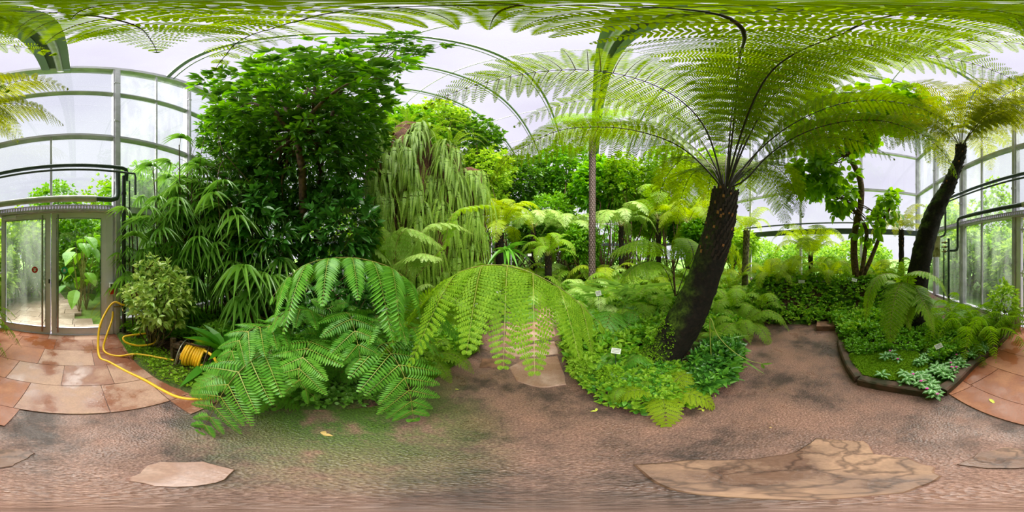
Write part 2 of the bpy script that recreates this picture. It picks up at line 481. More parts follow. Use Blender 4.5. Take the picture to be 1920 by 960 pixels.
def slabmat(name, c1, c2, wet=0.5):
    m, n, out = mat(name)
    tc = n.nodes.new('ShaderNodeTexCoord')
    g = n.nodes.new('ShaderNodeNewGeometry')
    big = nd(n, 'ShaderNodeTexNoise', Scale=2.4, Detail=7.0, Roughness=0.6)
    fine = nd(n, 'ShaderNodeTexNoise', Scale=60.0, Detail=3.0)
    for x in (big, fine): n.links.new(tc.outputs['Object'], x.inputs['Vector'])
    r = ramp(n, [(0.47, c1), (0.64, c2)])
    a = nd(n, 'ShaderNodeMath', operation='MULTIPLY_ADD'); a.inputs[1].default_value = 0.16
    n.links.new(g.outputs['Random Per Island'], a.inputs[0]); 
    s = nd(n, 'ShaderNodeMath', operation='SUBTRACT'); s.inputs[1].default_value = 0.08
    n.links.new(big.outputs['Fac'], s.inputs[0]); n.links.new(s.outputs[0], a.inputs[2])
    n.links.new(a.outputs[0], r.inputs[0])
    mu = nd(n, 'ShaderNodeMixRGB', blend_type='MULTIPLY'); mu.inputs[0].default_value = 0.25
    rf = ramp(n, [(0.35, (0.5, 0.5, 0.5)), (0.65, (1.3, 1.3, 1.3))])
    n.links.new(fine.outputs['Fac'], rf.inputs[0])
    n.links.new(r.outputs[0], mu.inputs[1]); n.links.new(rf.outputs[0], mu.inputs[2])
    b = nd(n, 'ShaderNodeBsdfPrincipled')
    n.links.new(mu.outputs[0], b.inputs['Base Color'])
    ro = nd(n, 'ShaderNodeMapRange'); ro.inputs[1].default_value = 0.42; ro.inputs[2].default_value = 0.56
    ro.inputs[3].default_value = 0.12+0.3*(1-wet); ro.inputs[4].default_value = 0.6
    n.links.new(big.outputs['Fac'], ro.inputs[0]); n.links.new(ro.outputs[0], b.inputs['Roughness'])
    bp = nd(n, 'ShaderNodeBump', Strength=0.2, Distance=0.004)
    n.links.new(fine.outputs['Fac'], bp.inputs['Height']); n.links.new(bp.outputs[0], b.inputs['Normal'])
    n.links.new(b.outputs[0], out.inputs[0])
    return m
def crackslab():
    m = slabmat('rough_orange_slab', (0.20, 0.105, 0.075), (0.46, 0.26, 0.17), 0.95)
    n = m.node_tree; b = [x for x in n.nodes if x.type == 'BSDF_PRINCIPLED'][0]
    tc = n.nodes.new('ShaderNodeTexCoord')
    nz = nd(n, 'ShaderNodeTexNoise', Scale=6.0, Detail=4.0); n.links.new(tc.outputs['Object'], nz.inputs['Vector'])
    ad = nd(n, 'ShaderNodeMixRGB'); ad.inputs[0].default_value = .25
    n.links.new(tc.outputs['Object'], ad.inputs[1]); n.links.new(nz.outputs['Color'], ad.inputs[2])
    v = nd(n, 'ShaderNodeTexVoronoi', Scale=7.0); v.feature = 'DISTANCE_TO_EDGE'; n.links.new(ad.outputs[0], v.inputs['Vector'])
    r = ramp(n, [(0.0, (.22, .2, .2)), (0.035, (.55, .5, .5)), (0.09, (1, 1, 1))]); n.links.new(v.outputs['Distance'], r.inputs[0])
    l = b.inputs['Base Color'].links[0].from_socket
    mu = nd(n, 'ShaderNodeMixRGB', blend_type='MULTIPLY'); mu.inputs[0].default_value = .75
    n.links.new(l, mu.inputs[1]); n.links.new(r.outputs[0], mu.inputs[2]); n.links.new(mu.outputs[0], b.inputs['Base Color'])
    return m
M['soil'] = soilmat()
M['gravel'] = gravelmat()
M['pave'] = slabmat('wet_red_paving', (0.24, 0.090, 0.052), (0.44, 0.26, 0.185), 0.95)
M['orange'] = slabmat('orange_paving', (0.27, 0.080, 0.030), (0.42, 0.17, 0.085), 0.8)
M['slab'] = slabmat('pink_stone_slab', (0.34, 0.18, 0.13), (0.52, 0.34, 0.28), 0.8)
M['rockslab'] = slabmat('rough_orange_slab', (0.24, 0.13, 0.10), (0.62, 0.33, 0.20), 0.9)
M['rockslab'] = crackslab()
M['outpave'] = slabmat('outdoor_paving', (0.40, 0.30, 0.22), (0.60, 0.48, 0.38), 0.1)

def trunkmat(moss=0.5):
    m, n, out = mat('mossy_fern_trunk')
    tc = n.nodes.new('ShaderNodeTexCoord'); g = n.nodes.new('ShaderNodeNewGeometry')
    a = nd(n, 'ShaderNodeTexNoise', Scale=26.0, Detail=6.0, Roughness=0.7)
    b_ = nd(n, 'ShaderNodeTexNoise', Scale=4.0, Detail=4.0)
    for x in (a, b_): n.links.new(tc.outputs['Object'], x.inputs['Vector'])
    r = ramp(n, [(0.35, (0.004, 0.004, 0.003)), (0.6, (0.018, 0.011, 0.007)), (0.78, (0.05, 0.03, 0.015))])
    n.links.new(a.outputs['Fac'], r.inputs[0])
    sep = n.nodes.new('ShaderNodeSeparateXYZ'); n.links.new(g.outputs['Normal'], sep.inputs[0])
    mr = nd(n, 'ShaderNodeMapRange'); mr.inputs[1].default_value = 0.05; mr.inputs[2].default_value = 0.55
    n.links.new(sep.outputs[2], mr.inputs[0])
    r2 = nd(n, 'ShaderNodeMapRange'); r2.inputs[1].default_value = 0.42; r2.inputs[2].default_value = 0.55
    n.links.new(b_.outputs['Fac'], r2.inputs[0])
    mu = nd(n, 'ShaderNodeMath', operation='MULTIPLY'); n.links.new(mr.outputs[0], mu.inputs[0]); n.links.new(r2.outputs[0], mu.inputs[1])
    rm = ramp(n, [(0.4, (0.03, 0.06, 0.006)), (0.65, (0.16, 0.26, 0.015))])
    n.links.new(a.outputs['Fac'], rm.inputs[0])
    mg = nd(n, 'ShaderNodeMixRGB'); n.links.new(mu.outputs[0], mg.inputs[0]); n.links.new(r.outputs[0], mg.inputs[1]); n.links.new(rm.outputs[0], mg.inputs[2])
    b = nd(n, 'ShaderNodeBsdfPrincipled', Roughness=0.8); b.inputs['Specular IOR Level'].default_value = 0.25
    n.links.new(mg.outputs[0], b.inputs['Base Color'])
    bp = nd(n, 'ShaderNodeBump', Strength=0.9, Distance=0.03)
    n.links.new(a.outputs['Fac'], bp.inputs['Height']); n.links.new(bp.outputs[0], b.inputs['Normal'])
    n.links.new(b.outputs[0], out.inputs[0])
    return m
M['trunk'] = trunkmat()

# ------------------------------------------------------------------ leaf templates: x along, y across, z up
T_PIN = (np.array([(0, -.30, 0), (0, .30, 0), (.55, -.5, -.02), (.55, .5, -.02), (1, 0, -.08)]), [[(0, 2, 3, 1)], [(2, 4, 3)]])
def tpl_leaf(ws, fold=0.12, droop=0.15):
    n = len(ws)
    V = []
    for i, wd in enumerate(ws):
        x = i/(n-1)
        z = -droop*x*x
        V += [(x, -wd/2, z+fold*wd*0.5), (x, 0, z), (x, wd/2, z+fold*wd*0.5)]
    Q_ = []
    for i in range(n-1):
        a = i*3; b = a+3
        Q_ += [(a, b, b+1, a+1), (a+1, b+1, b+2, a+2)]
    return (np.array(V), [Q_])
T_LEAF = tpl_leaf([.12, .85, 1.0, .62, .02])
T_ROUND = tpl_leaf([.25, 1.0, 1.05, .7, .05], 0.2, 0.2)
T_STRAP = tpl_leaf([.5, .85, 1.0, .95, .75, .45, .03], 0.3, 0.55)
T_BLADE = tpl_leaf([.6, 1.0, .95, .75, .45, .03], 0.25, 0.7)
T_SMALL = (np.array([(0, 0, 0), (.45, -.5, .03), (.45, .5, .03), (1, 0, -.06)]), [[(0, 1, 3, 2)]])
def tpl_comb(k=7, lob=0.5):           # a lobed pinnule: rib and k lobes each side
    V = []; F = []
    for i in range(k):
        x = 0.04+0.9*i/k
        wdt = math.sin(math.pi*(0.18+0.72*(i/k)))*0.5+0.02
        x2 = x+0.9/k*0.98
        for s in (-1, 1):
            b = len(V)
            V += [(x, 0, 0), (x2, 0, 0), (x+0.06+.62*(x2-x), s*wdt*0.95, -0.03), (x+0.07, s*wdt, -0.03)]
            F.append((b, b+1, b+2, b+3) if s < 0 else (b, b+3, b+2, b+1))
    b = len(V)
    V += [(.92, -.1, 0), (1.04, 0, -.02), (.92, .1, 0)]
    return (np.array(V), [F, [(b, b+1, b+2)]])
T_COMB = tpl_comb(7)
T_COMB5 = tpl_comb(5)

def place(mb, tpl, O, T, S, L, Wd, m=0, droop=0.0):
    """tpl copied at origins O along T with side S (arrays m x 3)."""
    O = np.asarray(O, float).reshape(-1, 3); k = len(O)
    if k == 0: return
    T = nrm(np.broadcast_to(np.asarray(T, float), O.shape))
    S = np.broadcast_to(np.asarray(S, float), O.shape)
    S = nrm(S-T*np.sum(S*T, 1, keepdims=True))
    N = np.cross(T, S)
    flip = np.where(N[:, 2:3] < 0, -1.0, 1.0)
    S = S*flip; N = N*flip
    L = np.broadcast_to(np.asarray(L, float), (k,)); Wd = np.broadcast_to(np.asarray(Wd, float), (k,))
    tv, tf = tpl
    x, y, z = tv[:, 0], tv[:, 1], tv[:, 2]
    V = (O[:, None, :] + (L[:, None]*x[None])[..., None]*T[:, None, :] + (Wd[:, None]*y[None])[..., None]*S[:, None, :]
         + (L[:, None]*z[None])[..., None]*N[:, None, :])
    if droop:
        V[..., 2] -= droop*L[:, None]*(x*x)[None]
    nv = len(tv)
    base = (np.arange(k)*nv)[:, None, None]
    first = True
    for f in tf:
        f = np.asarray(f, int)
        FF = (f[None]+base).reshape(-1, f.shape[1])
        if first:
            mb.add(V.reshape(-1, 3), FF, m); first = False
        else:
            mb.F.append(FF+mb.n-k*nv); mb.M.append(np.full(len(FF), m, int))

def frond(mb, ctrl, n=30, plen=.4, npl=20, pl=.06, pw=.018, bare=.18, hang=.35, fwd=.25, tpl=T_PIN, rad=.008,
          rs=None, stalk=None, shape=None, lift=0.0, ribw=.004, jit=.06, smin=.35, side=None, tipfwd=.9, adapt=True, lf=.33):
    """a twice-divided frond along control points. materials: 0 leaf, 1 stalk, 2 midrib."""
    rs = rs or R
    st = stalk or mb
    c = resample(catmull(ctrl, 8), 80)
    Tn = nrm(np.gradient(c, axis=0))
    tube(st, c[::3], np.linspace(rad, rad*.18, len(c[::3])), 6, 1)
    hd = Tn.copy(); hd[:, 2] = 0
    # smoothed horizontal heading keeps the blade from twisting where the stalk is upright
    hn = np.linalg.norm(hd, axis=1, keepdims=True)
    tot = nrm(np.sum(hd, 0)); hd = hd+tot*0.06
    hd = nrm(hd)
    SS = nrm(np.cross(hd, ZV)) if side is None else np.broadcast_to(nrm(side), c.shape)
    tt = np.linspace(0, 1, n)**0.96
    t = bare+(1-bare)*tt*0.985
    idx = t*(len(c)-1)
    def samp(a):
        i0 = np.floor(idx).astype(int); i1 = np.minimum(i0+1, len(c)-1); f = (idx-i0)[:, None]
        return a[i0]*(1-f)+a[i1]*f
    B = samp(c); T = nrm(samp(Tn)); S = nrm(samp(SS))
    if shape is None:
        prof = np.minimum(1, smin+tt*2.6)*np.clip(1-tt**2.3, 0, 1)**0.9+0.05
    else:
        prof = np.array([shape(x) for x in tt])
    for sg in (-1, 1):
        a = fwd+(tipfwd-fwd)*tt**3+rs.uniform(-jit, jit, n)
        D = nrm(S*sg*np.cos(a)[:, None]+T*np.sin(a)[:, None]+ZV*(lift+rs.uniform(-jit, jit, n))[:, None])
        Ln = plen*prof*(1+rs.uniform(-jit, jit, n))
        hg = hang*(1+rs.uniform(-.25, .25, n))
        # points along each pinna
        v = ((np.arange(npl)+.6)/npl)**.88
        def q(vv):
            vv = np.asarray(vv)[None, :, None]
            return B[:, None, :]+D[:, None, :]*(Ln[:, None, None]*vv)-ZV*(hg[:, None, None]*Ln[:, None, None]*vv*vv)
        O = q(v)
        Dv = nrm(D[:, None, :]-ZV*(2*hg[:, None, None]*v[None, :, None]))
        Nn = np.cross(D, T); Nn = Nn*np.where(Nn[:, 2:3] < 0, -1, 1); Nn = nrm(Nn)
        side_ = nrm(np.cross(Dv, np.broadcast_to(Nn[:, None, :], Dv.shape)))
        vp = np.minimum(1, .55+v*3)*np.clip(1-v**2.2, 0, 1)**.8+.12
        sc = (Ln/plen)[:, None]
        l = pl*vp[None]*(0.35+.65*sc)
        for s2 in (-1, 1):
            dd = nrm(side_*s2+Dv*lf-ZV*.12)
            wdt = np.broadcast_to(pw*(0.5+.5*sc), l.shape)*rs.uniform(.85, 1.1, l.shape)
            keep = (Ln[:, None]*np.ones((1, npl)) > 0.02)
            if adapt:
                stp = np.maximum(1, np.round(1/np.maximum(prof, .2)*.8)).astype(int)
                keep &= (np.arange(npl)[None, :] % np.minimum(stp, 3)[:, None]) == 0
            k = keep.ravel()
            place(mb, tpl, O.reshape(-1, 3)[k], dd.reshape(-1, 3)[k], Dv.reshape(-1, 3)[k], l.ravel()[k]*rs.uniform(.85, 1.1, k.sum()), wdt.ravel()[k]*(1 if not adapt else 1.0), 0)
        # midrib ribbons
        if ribw:
            vv = np.linspace(0, 1, 5)
            pts = q(vv); wv = ribw*(1-vv*.8)
            up = Nn[:, None, :]*.0015
            sd_ = T[:, None, :]*wv[None, :, None]
            V = np.stack([pts+up-sd_, pts+up+sd_], 2)   # n,5,2,3
            V = V.reshape(-1, 3)
            F = []
            for i in range(n):
                for j in range(4):
                    b = (i*5+j)*2
                    F.append((b, b+1, b+3, b+2))
            mb.add(V, F, 2)
    return c

def simple_frond(mb, ctrl, n=30, plen=.06, pw=.02, bare=.1, fwd=.3, hang=.2, tpl=T_PIN, rad=.004, rs=None, lift=0.0, smin=.5, prp=1.8):
    rs = rs or R
    c = resample(catmull(ctrl, 6), 40)
    Tn = nrm(np.gradient(c, axis=0))
    tube(mb, c[::3], np.linspace(rad, rad*.3, len(c[::3])), 4, 1, cap=False)
    hd = Tn.copy(); hd[:, 2] = 0
    hd = nrm(hd+nrm(np.sum(hd, 0)+1e-6)*.1)
    SS = nrm(np.cross(hd, ZV))
    tt = np.linspace(0, 1, n); t = bare+(1-bare)*tt
    idx = np.minimum(t*39, 39).astype(int)
    prof = np.minimum(1, smin+tt*3)*np.clip(1-tt**prp, 0, 1)**.7+.08
    for sg in (-1, 1):
        a = fwd+.5*tt**2+rs.uniform(-.08, .08, n)
        D = SS[idx]*sg*np.cos(a)[:, None]+Tn[idx]*np.sin(a)[:, None]+ZV*(lift-hang+rs.uniform(-.1, .1, n))[:, None]
        place(mb, tpl, c[idx], D, Tn[idx], plen*prof, pw*(.6+.4*prof), 0)
    return c

def arch(L, rise=.6, reach=1.0, drop=.35):
    """local frond path in the XZ plane"""
    return [(0, 0, 0), (.18*L*reach, 0, rise*.55*L), (.48*L*reach, 0, rise*.95*L), (.78*L*reach, 0, rise*.92*L-drop*.15*L), (1.0*L*reach, 0, rise*.65*L-drop*.55*L)]

SRC = {}
def make_src(name, mats, builder, nvar=3):
    out = []
    for i in range(nvar):
        mb = MB(); builder(mb, i, np.random.RandomState(100+i*7+len(name)))
        me = mb.build(name, mats)
        C.objects.unlink(me)
        out.append(me.data)
        bpy.data.objects.remove(me)
    SRC[name] = out
RISE = [.75, .5, .3]
DRP = [.2, .55, .8]
for key, mt in (('soft', 'fern'), ('softgold', 'gold'), ('softolive', 'olive'), ('softpale', 'pale')):
    make_src('frond_'+key, [M[mt], M['gstalk'], M['rib']], lambda mb, i, rs: frond(mb, arch(1.0, RISE[i], 1, DRP[i]), 19, .25, 12, .052, .0165, .16, .35, .3, rad=.006, rs=rs, ribw=.002))
make_src('frond_far', [M['fern'], M['gstalk'], M['rib']], lambda mb, i, rs: frond(mb, arch(1.0, RISE[i], 1, DRP[i]), 20, .26, 9, .055, .026, .14, .4, .3, rad=.007, rs=rs, ribw=0))
make_src('frond_fargold', [M['gold'], M['gstalk'], M['rib']], lambda mb, i, rs: frond(mb, arch(1.0, RISE[i], 1, DRP[i]), 20, .26, 9, .055, .026, .14, .4, .3, rad=.007, rs=rs, ribw=0))
make_src('frond_bold', [M['bold'], M['gstalk'], M['rib']], lambda mb, i, rs: frond(mb, arch(1.0, RISE[i], 1, DRP[i]), 13, .36, 12, .075, .030, .25, .35, .35, T_COMB5, rad=.006, rs=rs, ribw=.003, smin=.8, adapt=False))
make_src('frond_lime', [M['gold'], M['gstalk'], M['rib']], lambda mb, i, rs: frond(mb, arch(1.0, RISE[i], 1, DRP[i]), 11, .34, 10, .085, .045, .15, .25, .35, T_COMB5, rad=.005, rs=rs, ribw=.002, smin=.8, adapt=False))
make_src('frond_sword', [M['sword'], M['gstalk']], lambda mb, i, rs: simple_frond(mb, arch(1.0, RISE[i], 1, DRP[i]), 34, .075, .026, .1, .2, .1, rad=.004, rs=rs))
make_src('frond_hang', [M['sword'], M['gstalk']], lambda mb, i, rs: simple_frond(mb, [(0, 0, 0), (.10+.03*i, 0, .08), (.22+.04*i, .02*i, -.05), (.28+.05*i, .03, -.45), (.28+.05*i, .02, -1.0)], 36, .055, .028, .06, .25, .05, rad=.004, rs=rs))
make_src('frond_cycad', [M['fern'], M['gstalk']], lambda mb, i, rs: simple_frond(mb, arch(1.0, RISE[i], 1, DRP[i]), 30, .17, .017, .12, .45, .0, tpl=T_BLADE, rad=.006, rs=rs, lift=.12))
make_src('frond_nest', [M['bright'], M['gstalk']], lambda mb, i, rs: place(mb, T_STRAP, [(0, 0, 0)], [(1, 0, .5-.3*i)], [(0, 1, 0)], 1.0, .14, 0, .25+.2*i))

def fern(px, r, L, kind, nf, label, cat='fern', z=None, group=None, spread=(0, 360), name='fern', up=None, seed=None, dz=0):
    rs = np.random.RandomState(seed if seed is not None else int(px*3+r*10))
    loc = on_bed(px, r) if z is None else Q(px, r, z)
    t = empty(name, loc+np.array((0, 0, dz)), label, cat, group)
    src = SRC['frond_'+kind]
    for i in range(nf):
        a = math.radians(spread[0]+(spread[1]-spread[0])*(i+rs.uniform(-.3, .3))/nf)
        v = rs.choice([0, 1, 1, 2]) if up is None else up[i % len(up)]
        f = inst(src[v], t, 'frond', (0.02*math.cos(a), .02*math.sin(a), 0), (rs.uniform(-.12, .12), rs.uniform(-.12, .12), a), L*rs.uniform(.8, 1.1))
    return t

def tree_fern(name, label, base, ctrl_trunk, rads, crownpts, kind, L, nf, stubs=40, seed=1, group=None, up=None, trunkm='trunk', skip=None):
    rs = np.random.RandomState(seed)
    t = empty(name, base, label, 'tree fern', group)
    mb = MB()
    c = catmull(ctrl_trunk, 10)
    rad = np.interp(np.linspace(0, 1, len(c)), np.linspace(0, 1, len(rads)), rads)
    tube(mb, c, rad, 20, 0, True, .10, rs)
    o = mb.build('trunk', [M[trunkm]], t, smooth=True, origin=base)
    sb = MB()
    if stubs: add_stubs(sb, c, rad, stubs, rs)
    if stubs: sb.build('leaf_base_stubs', [M['stub'], M['stubcut']], t, origin=base)['kind'] = 'stuff'
    top = np.asarray(c[-1])-np.asarray(base)
    src = SRC['frond_'+kind]
    for i in range(nf):
        a = 2*math.pi*(i+rs.uniform(-.3, .3))/nf
        if skip and skip(a): continue
        v = rs.choice([0, 1, 1, 2]) if up is None else up[i % len(up)]
        inst(src[v], t, 'frond', top-np.array((0, 0, .03)), (rs.uniform(-.1, .1), rs.uniform(-.1, .1), a), L*rs.uniform(.85, 1.1))
    return t
def add_stubs(sb, c, rad, count, rs, lo=.62, hi=1.0, size=1.0, crown=True):
    T = nrm(np.gradient(c, axis=0))
    for i in range(count):
        f = lo+(hi-lo)*(i/count)
        k = f*(len(c)-1); i0 = min(int(k), len(c)-2)
        p = c[i0]*(1-(k-i0))+c[i0+1]*(k-i0); t = T[i0]; r = rad[i0]
        a = i*2.39996
        x = nrm(np.cross(t, (0.3, 0.9, 0.1))); y = np.cross(t, x)
        o = math.cos(a)*x+math.sin(a)*y
        s = np.cross(t, o)
        ln = size*rs.uniform(.055, .10); wd = size*rs.uniform(.010, .016); th = size*.008
        d = nrm(t*.93+o*rs.uniform(.06, .26))
        b = p+o*(r*.93)
        q1 = b+d*ln
        n2 = np.cross(d, s)
        V = [b-s*wd*1.2-n2*th, b+s*wd*1.2-n2*th, b+s*wd*1.2+n2*th, b-s*wd*1.2+n2*th, q1-s*wd*.8-n2*th, q1+s*wd*.8-n2*th, q1+s*wd*.8+n2*th, q1-s*wd*.8+n2*th]
        sb.add(V, [(0, 1, 5, 4), (1, 2, 6, 5), (2, 3, 7, 6), (3, 0, 4, 7)], 0)
        e0, e1 = b+d*ln*.62, q1+d*.001
        if rs.rand() < .16:
            ex = o*.004
            V = [e0-s*wd+n2*th+ex, e0+s*wd+n2*th+ex, e1+s*wd*.8+n2*th+ex, e1-s*wd*.8+n2*th+ex]
            sb.add(V, [(0, 1, 2, 3)], 1)
            V = [e0-s*wd-n2*th+ex, e0+s*wd-n2*th+ex, e1+s*wd*.8-n2*th+ex, e1-s*wd*.8-n2*th+ex]
            sb.add(V, [(0, 1, 2, 3)], 1)
            sb.add([q1-s*wd*.8-n2*th, q1+s*wd*.8-n2*th, q1+s*wd*.8+n2*th, q1-s*wd*.8+n2*th], [(0, 1, 2, 3)], 1)
        else:
            sb.add([q1-s*wd*.8-n2*th, q1+s*wd*.8-n2*th, q1+s*wd*.8+n2*th, q1-s*wd*.8+n2*th], [(0, 1, 2, 3)], 0)

def clusters(mb, cent, outd, k, L, Wd, tpl, rs, m=0, spread=1.0, droop=.15, step=.0):
    """k leaves in a whorl round each centre, pointing along outd and splayed"""
    n = len(cent)
    cent = np.repeat(cent, k, 0); outd = np.repeat(nrm(outd), k, 0)
    d = nrm(outd+spread*nrm(rs.normal(size=cent.shape)))
    s = rs.normal(size=cent.shape); s[:, 2] *= .3
    place(mb, tpl, cent+d*L*.15+rs.normal(size=cent.shape)*step, d, s, L*rs.uniform(.65, 1.15, n*k), Wd*rs.uniform(.75, 1.15, n*k), m, droop)

def blob_points(center, radii, n, rs, shell=.55, lumps=7, low=-1.0):
    """points within a lumpy ellipsoid, more of them near its surface"""
    center = np.asarray(center, float); radii = np.asarray(radii, float)
    lc = nrm(rs.normal(size=(lumps, 3))); lr = rs.uniform(.35, .6, lumps)
    p = []
    dirs = nrm(rs.normal(size=(n*3, 3)))
    dirs = dirs[dirs[:, 2] > low][:n]
    rr = shell+(1-shell)*rs.rand(len(dirs))**.6
    bump = 1+.22*np.max(np.exp(-((dirs@lc.T-1)**2)/.05), 1)-.1
    bump = bump*(1+.12*np.sin(dirs[:, 0]*7+1)*np.cos(dirs[:, 2]*6+dirs[:, 1]*5))
    pts = center+dirs*radii*(rr*bump)[:, None]
    return pts, nrm(dirs/radii)

def branchwork(mb, base, targets, r0, rs, m=0, k=6, wob=.08):
    base = np.asarray(base, float)
    for t in targets:
        d = t-base; L = np.linalg.norm(d)
        mid1 = base+d*.35+ZV*L*.08+rs.normal(size=3)*wob*L
        mid2 = base+d*.7+ZV*L*.05+rs.normal(size=3)*wob*L
        c = catmull([base, mid1, mid2, t], 4)
        tube(mb, c, np.linspace(r0, r0*.2, len(c)), k, m, False)

def shrub(name, label, cat, base, center, radii, ncl, k, L, Wd, matn, tpl=T_LEAF, seed=1, group=None, stems=8, r0=.012, barkm='bark',
          spread=1.0, droop=.15, shell=.45, lit=None, low=-1.0, up=.4, trunk=None):
    rs = np.random.RandomState(seed)
    base = np.asarray(base, float)
    t = empty(name, base, label, cat, group)
    pts, dr = blob_points(center, radii, ncl, rs, shell, low=low)
    mb = MB()
    mats = [M[matn]]
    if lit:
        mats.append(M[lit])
        hi = (rs.rand(len(pts)) < .35) & (dr[:, 2] > -.2)  # random clusters off the underside take the lit leaf colour
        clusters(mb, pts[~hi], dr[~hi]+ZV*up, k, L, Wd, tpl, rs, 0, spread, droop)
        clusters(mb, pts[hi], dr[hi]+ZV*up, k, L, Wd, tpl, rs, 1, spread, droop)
    else:
        clusters(mb, pts, dr+ZV*up, k, L, Wd, tpl, rs, 0, spread, droop)
    mb.build('foliage', mats, t, origin=base)
    sb = MB()
    if trunk is not None:
        c = catmull(trunk[0], 8)
        tube(sb, c, np.interp(np.linspace(0, 1, len(c)), np.linspace(0, 1, len(trunk[1])), trunk[1]), 12, 0, True, .06, rs)
        b2 = c[int(len(c)*.75)]
        branchwork(sb, b2, pts[rs.choice(len(pts), min(stems, len(pts)), False)], r0, rs)
    else:
        branchwork(sb, base, pts[rs.choice(len(pts), min(stems, len(pts)), False)], r0, rs)
    sb.build('trunk' if trunk is not None else 'stems', [M[barkm]], t, smooth=True, origin=base)
    return t

# ================================================================== THE SETTING
mb = MB()
a0 = [W(WALL, UL, 0), W(WALL, UR, 0), W(NF, UR, 0), W(NF, UL, 0)]
mb.add(a0, [(0, 1, 2, 3)])
struct(mb.build('floor', M['gravel']))
mb = MB()
mb.add([W(60, -70, -.08), W(60, 80, -.08), W(-60, 80, -.08), W(-60, -70, -.08)], [(0, 1, 2, 3)])
struct(mb.build('ground', M['lawn']))

def gridmesh():
    def ax(lo, hi, c0, c1, fine, coarse):
        return np.unique(np.round(np.r_[np.arange(lo, c0, coarse), np.arange(c0, c1, fine), np.arange(c1, hi, coarse), hi], 4))
    ns = ax(NF, WALL-.03, -4.5, 2.8, .05, .25)
    us = ax(UL, UR, -4.0, 4.5, .05, .25)
    nn, uu = np.meshgrid(ns, us, indexing='ij')
    X = nn*NV[0]+uu*UV[0]; Y = nn*NV[1]+uu*UV[1]
    Z = bed_h(X.ravel(), Y.ravel()).reshape(X.shape)
    V = np.stack([X, Y, Z], -1).reshape(-1, 3)
    a, b = X.shape
    i, j = np.meshgrid(np.arange(a-1), np.arange(b-1), indexing='ij')
    k = (i*b+j).ravel()
    F = np.stack([k, k+b, k+b+1, k+1], 1)
    keep = V[F].max(1)[:, 2] > -.049
    m = MB(); m.add(V, F[keep]); return m
struct(gridmesh().build('ground_planting_bed', M['soil'], smooth=True))

# paving by the door: rows of wet sandstone slabs
mb = MB(); rs = np.random.RandomState(3)
rows = [2.83, 2.62, 2.28, 1.86, 1.45, 1.02, .78]
for i in range(len(rows)-1):
    n1, n0 = rows[i], rows[i+1]
    u = -3.5+rs.uniform(0, .4)
    while u < 1.3:
        wdt = rs.uniform(.42, .75)
        c = W((n0+n1)/2, u+wdt/2, 0)
        rr = math.hypot(c[0], c[1])
        if rr > .98+.05*rs.rand() and abs(u+wdt/2) < 3.0:
            m = 1 if u+wdt/2 < -.6 else 0
            z = .012+rs.uniform(0, .004)
            g = .003
            wbox(mb, n0+g, n1-g, u+g, u+wdt-g, -.02, z, m)
        u += wdt
struct(mb.build('floor_paving', [M['pave'], M['orange']]))

def slab(pts, label, mt, z=.014, name='stone_slab', group=None):
    c = np.array([G_ for G_ in [A(p, r) for p, r in pts]])
    rs = np.random.RandomState(int(pts[0][0]))
    # roughen the outline
    q = []
    for i in range(len(c)):
        a, b = c[i], c[(i+1) % len(c)]
        for t in (0, .34, .67):
            q.append(a*(1-t)+b*t+rs.uniform(-.008, .008, 2))
    q = np.array(q); k = len(q); ctr = q.mean(0)
    V = np.vstack([np.c_[q, np.full(k, -.02)], np.c_[q, np.full(k, z-.005)], np.c_[ctr+(q-ctr)*.975, np.full(k, z)]])
    F = [(i, (i+1) % k, k+(i+1) % k, k+i) for i in range(k)]+[(k+i, k+(i+1) % k, 2*k+(i+1) % k, 2*k+i) for i in range(k)]
    m = MB(); m.add(V, F)
    m.add(np.vstack([V[2*k:], [ctr[0], ctr[1], z]]), [(i, (i+1) % k, k) for i in range(k)])
    return tag(m.build(name, mt, origin=(ctr[0], ctr[1], 0)), label, 'paving stone', group)
def g_(px, py): return (px, H/math.tan(math.radians((py-480)*.1875)))
slab([g_(1190, 872), g_(1300, 862), g_(1420, 862), g_(1490, 848), g_(1530, 822), g_(1620, 826), g_(1640, 852), g_(1700, 859), g_(1752, 876), g_(1760, 893), g_(1690, 925), g_(1500, 938), g_(1260, 920)], 'long jagged orange-brown flagstone with peeling surface sunk in the gravel', M['rockslab'])
slab([g_(1795, 872), g_(1835, 850), g_(1880, 838), g_(1960, 843), g_(1984, 850), g_(1965, 864), g_(1940, 874), g_(1880, 880)], 'wet orange flagstone in the gravel in front of the glass doors', M['rockslab'])
slab([g_(240, 903), g_(265, 880), g_(300, 865), g_(385, 866), g_(440, 882), g_(400, 906), g_(330, 915)], 'rounded pale pink stone in the gravel below the yellow hose', M['slab'])
slab([g_(955, 690), g_(985, 673), g_(1045, 668), g_(1058, 700), g_(1061, 722), g_(1012, 728), g_(968, 714)], 'smooth wet pink slab below the hanging fern frond on the path', M['slab'])
slab([g_(903, 674), g_(944, 671), g_(948, 690), g_(900, 690)], 'small brown slab at the left edge of the central path', M['stone'])
slab([g_(945, 652), g_(1040, 640), g_(1048, 664), g_(982, 670), g_(950, 668)], 'pinkish slab behind the smooth wet slab on the central path', M['slab'])
slab([g_(950, 612), g_(1035, 600), g_(1042, 632), g_(946, 645)], 'pinkish slab half covered by the big hanging frond', M['slab'])
slab([g_(965, 584), g_(1035, 576), g_(1038, 594), g_(950, 605)], 'farthest pinkish slab seen on the central path', M['slab'])

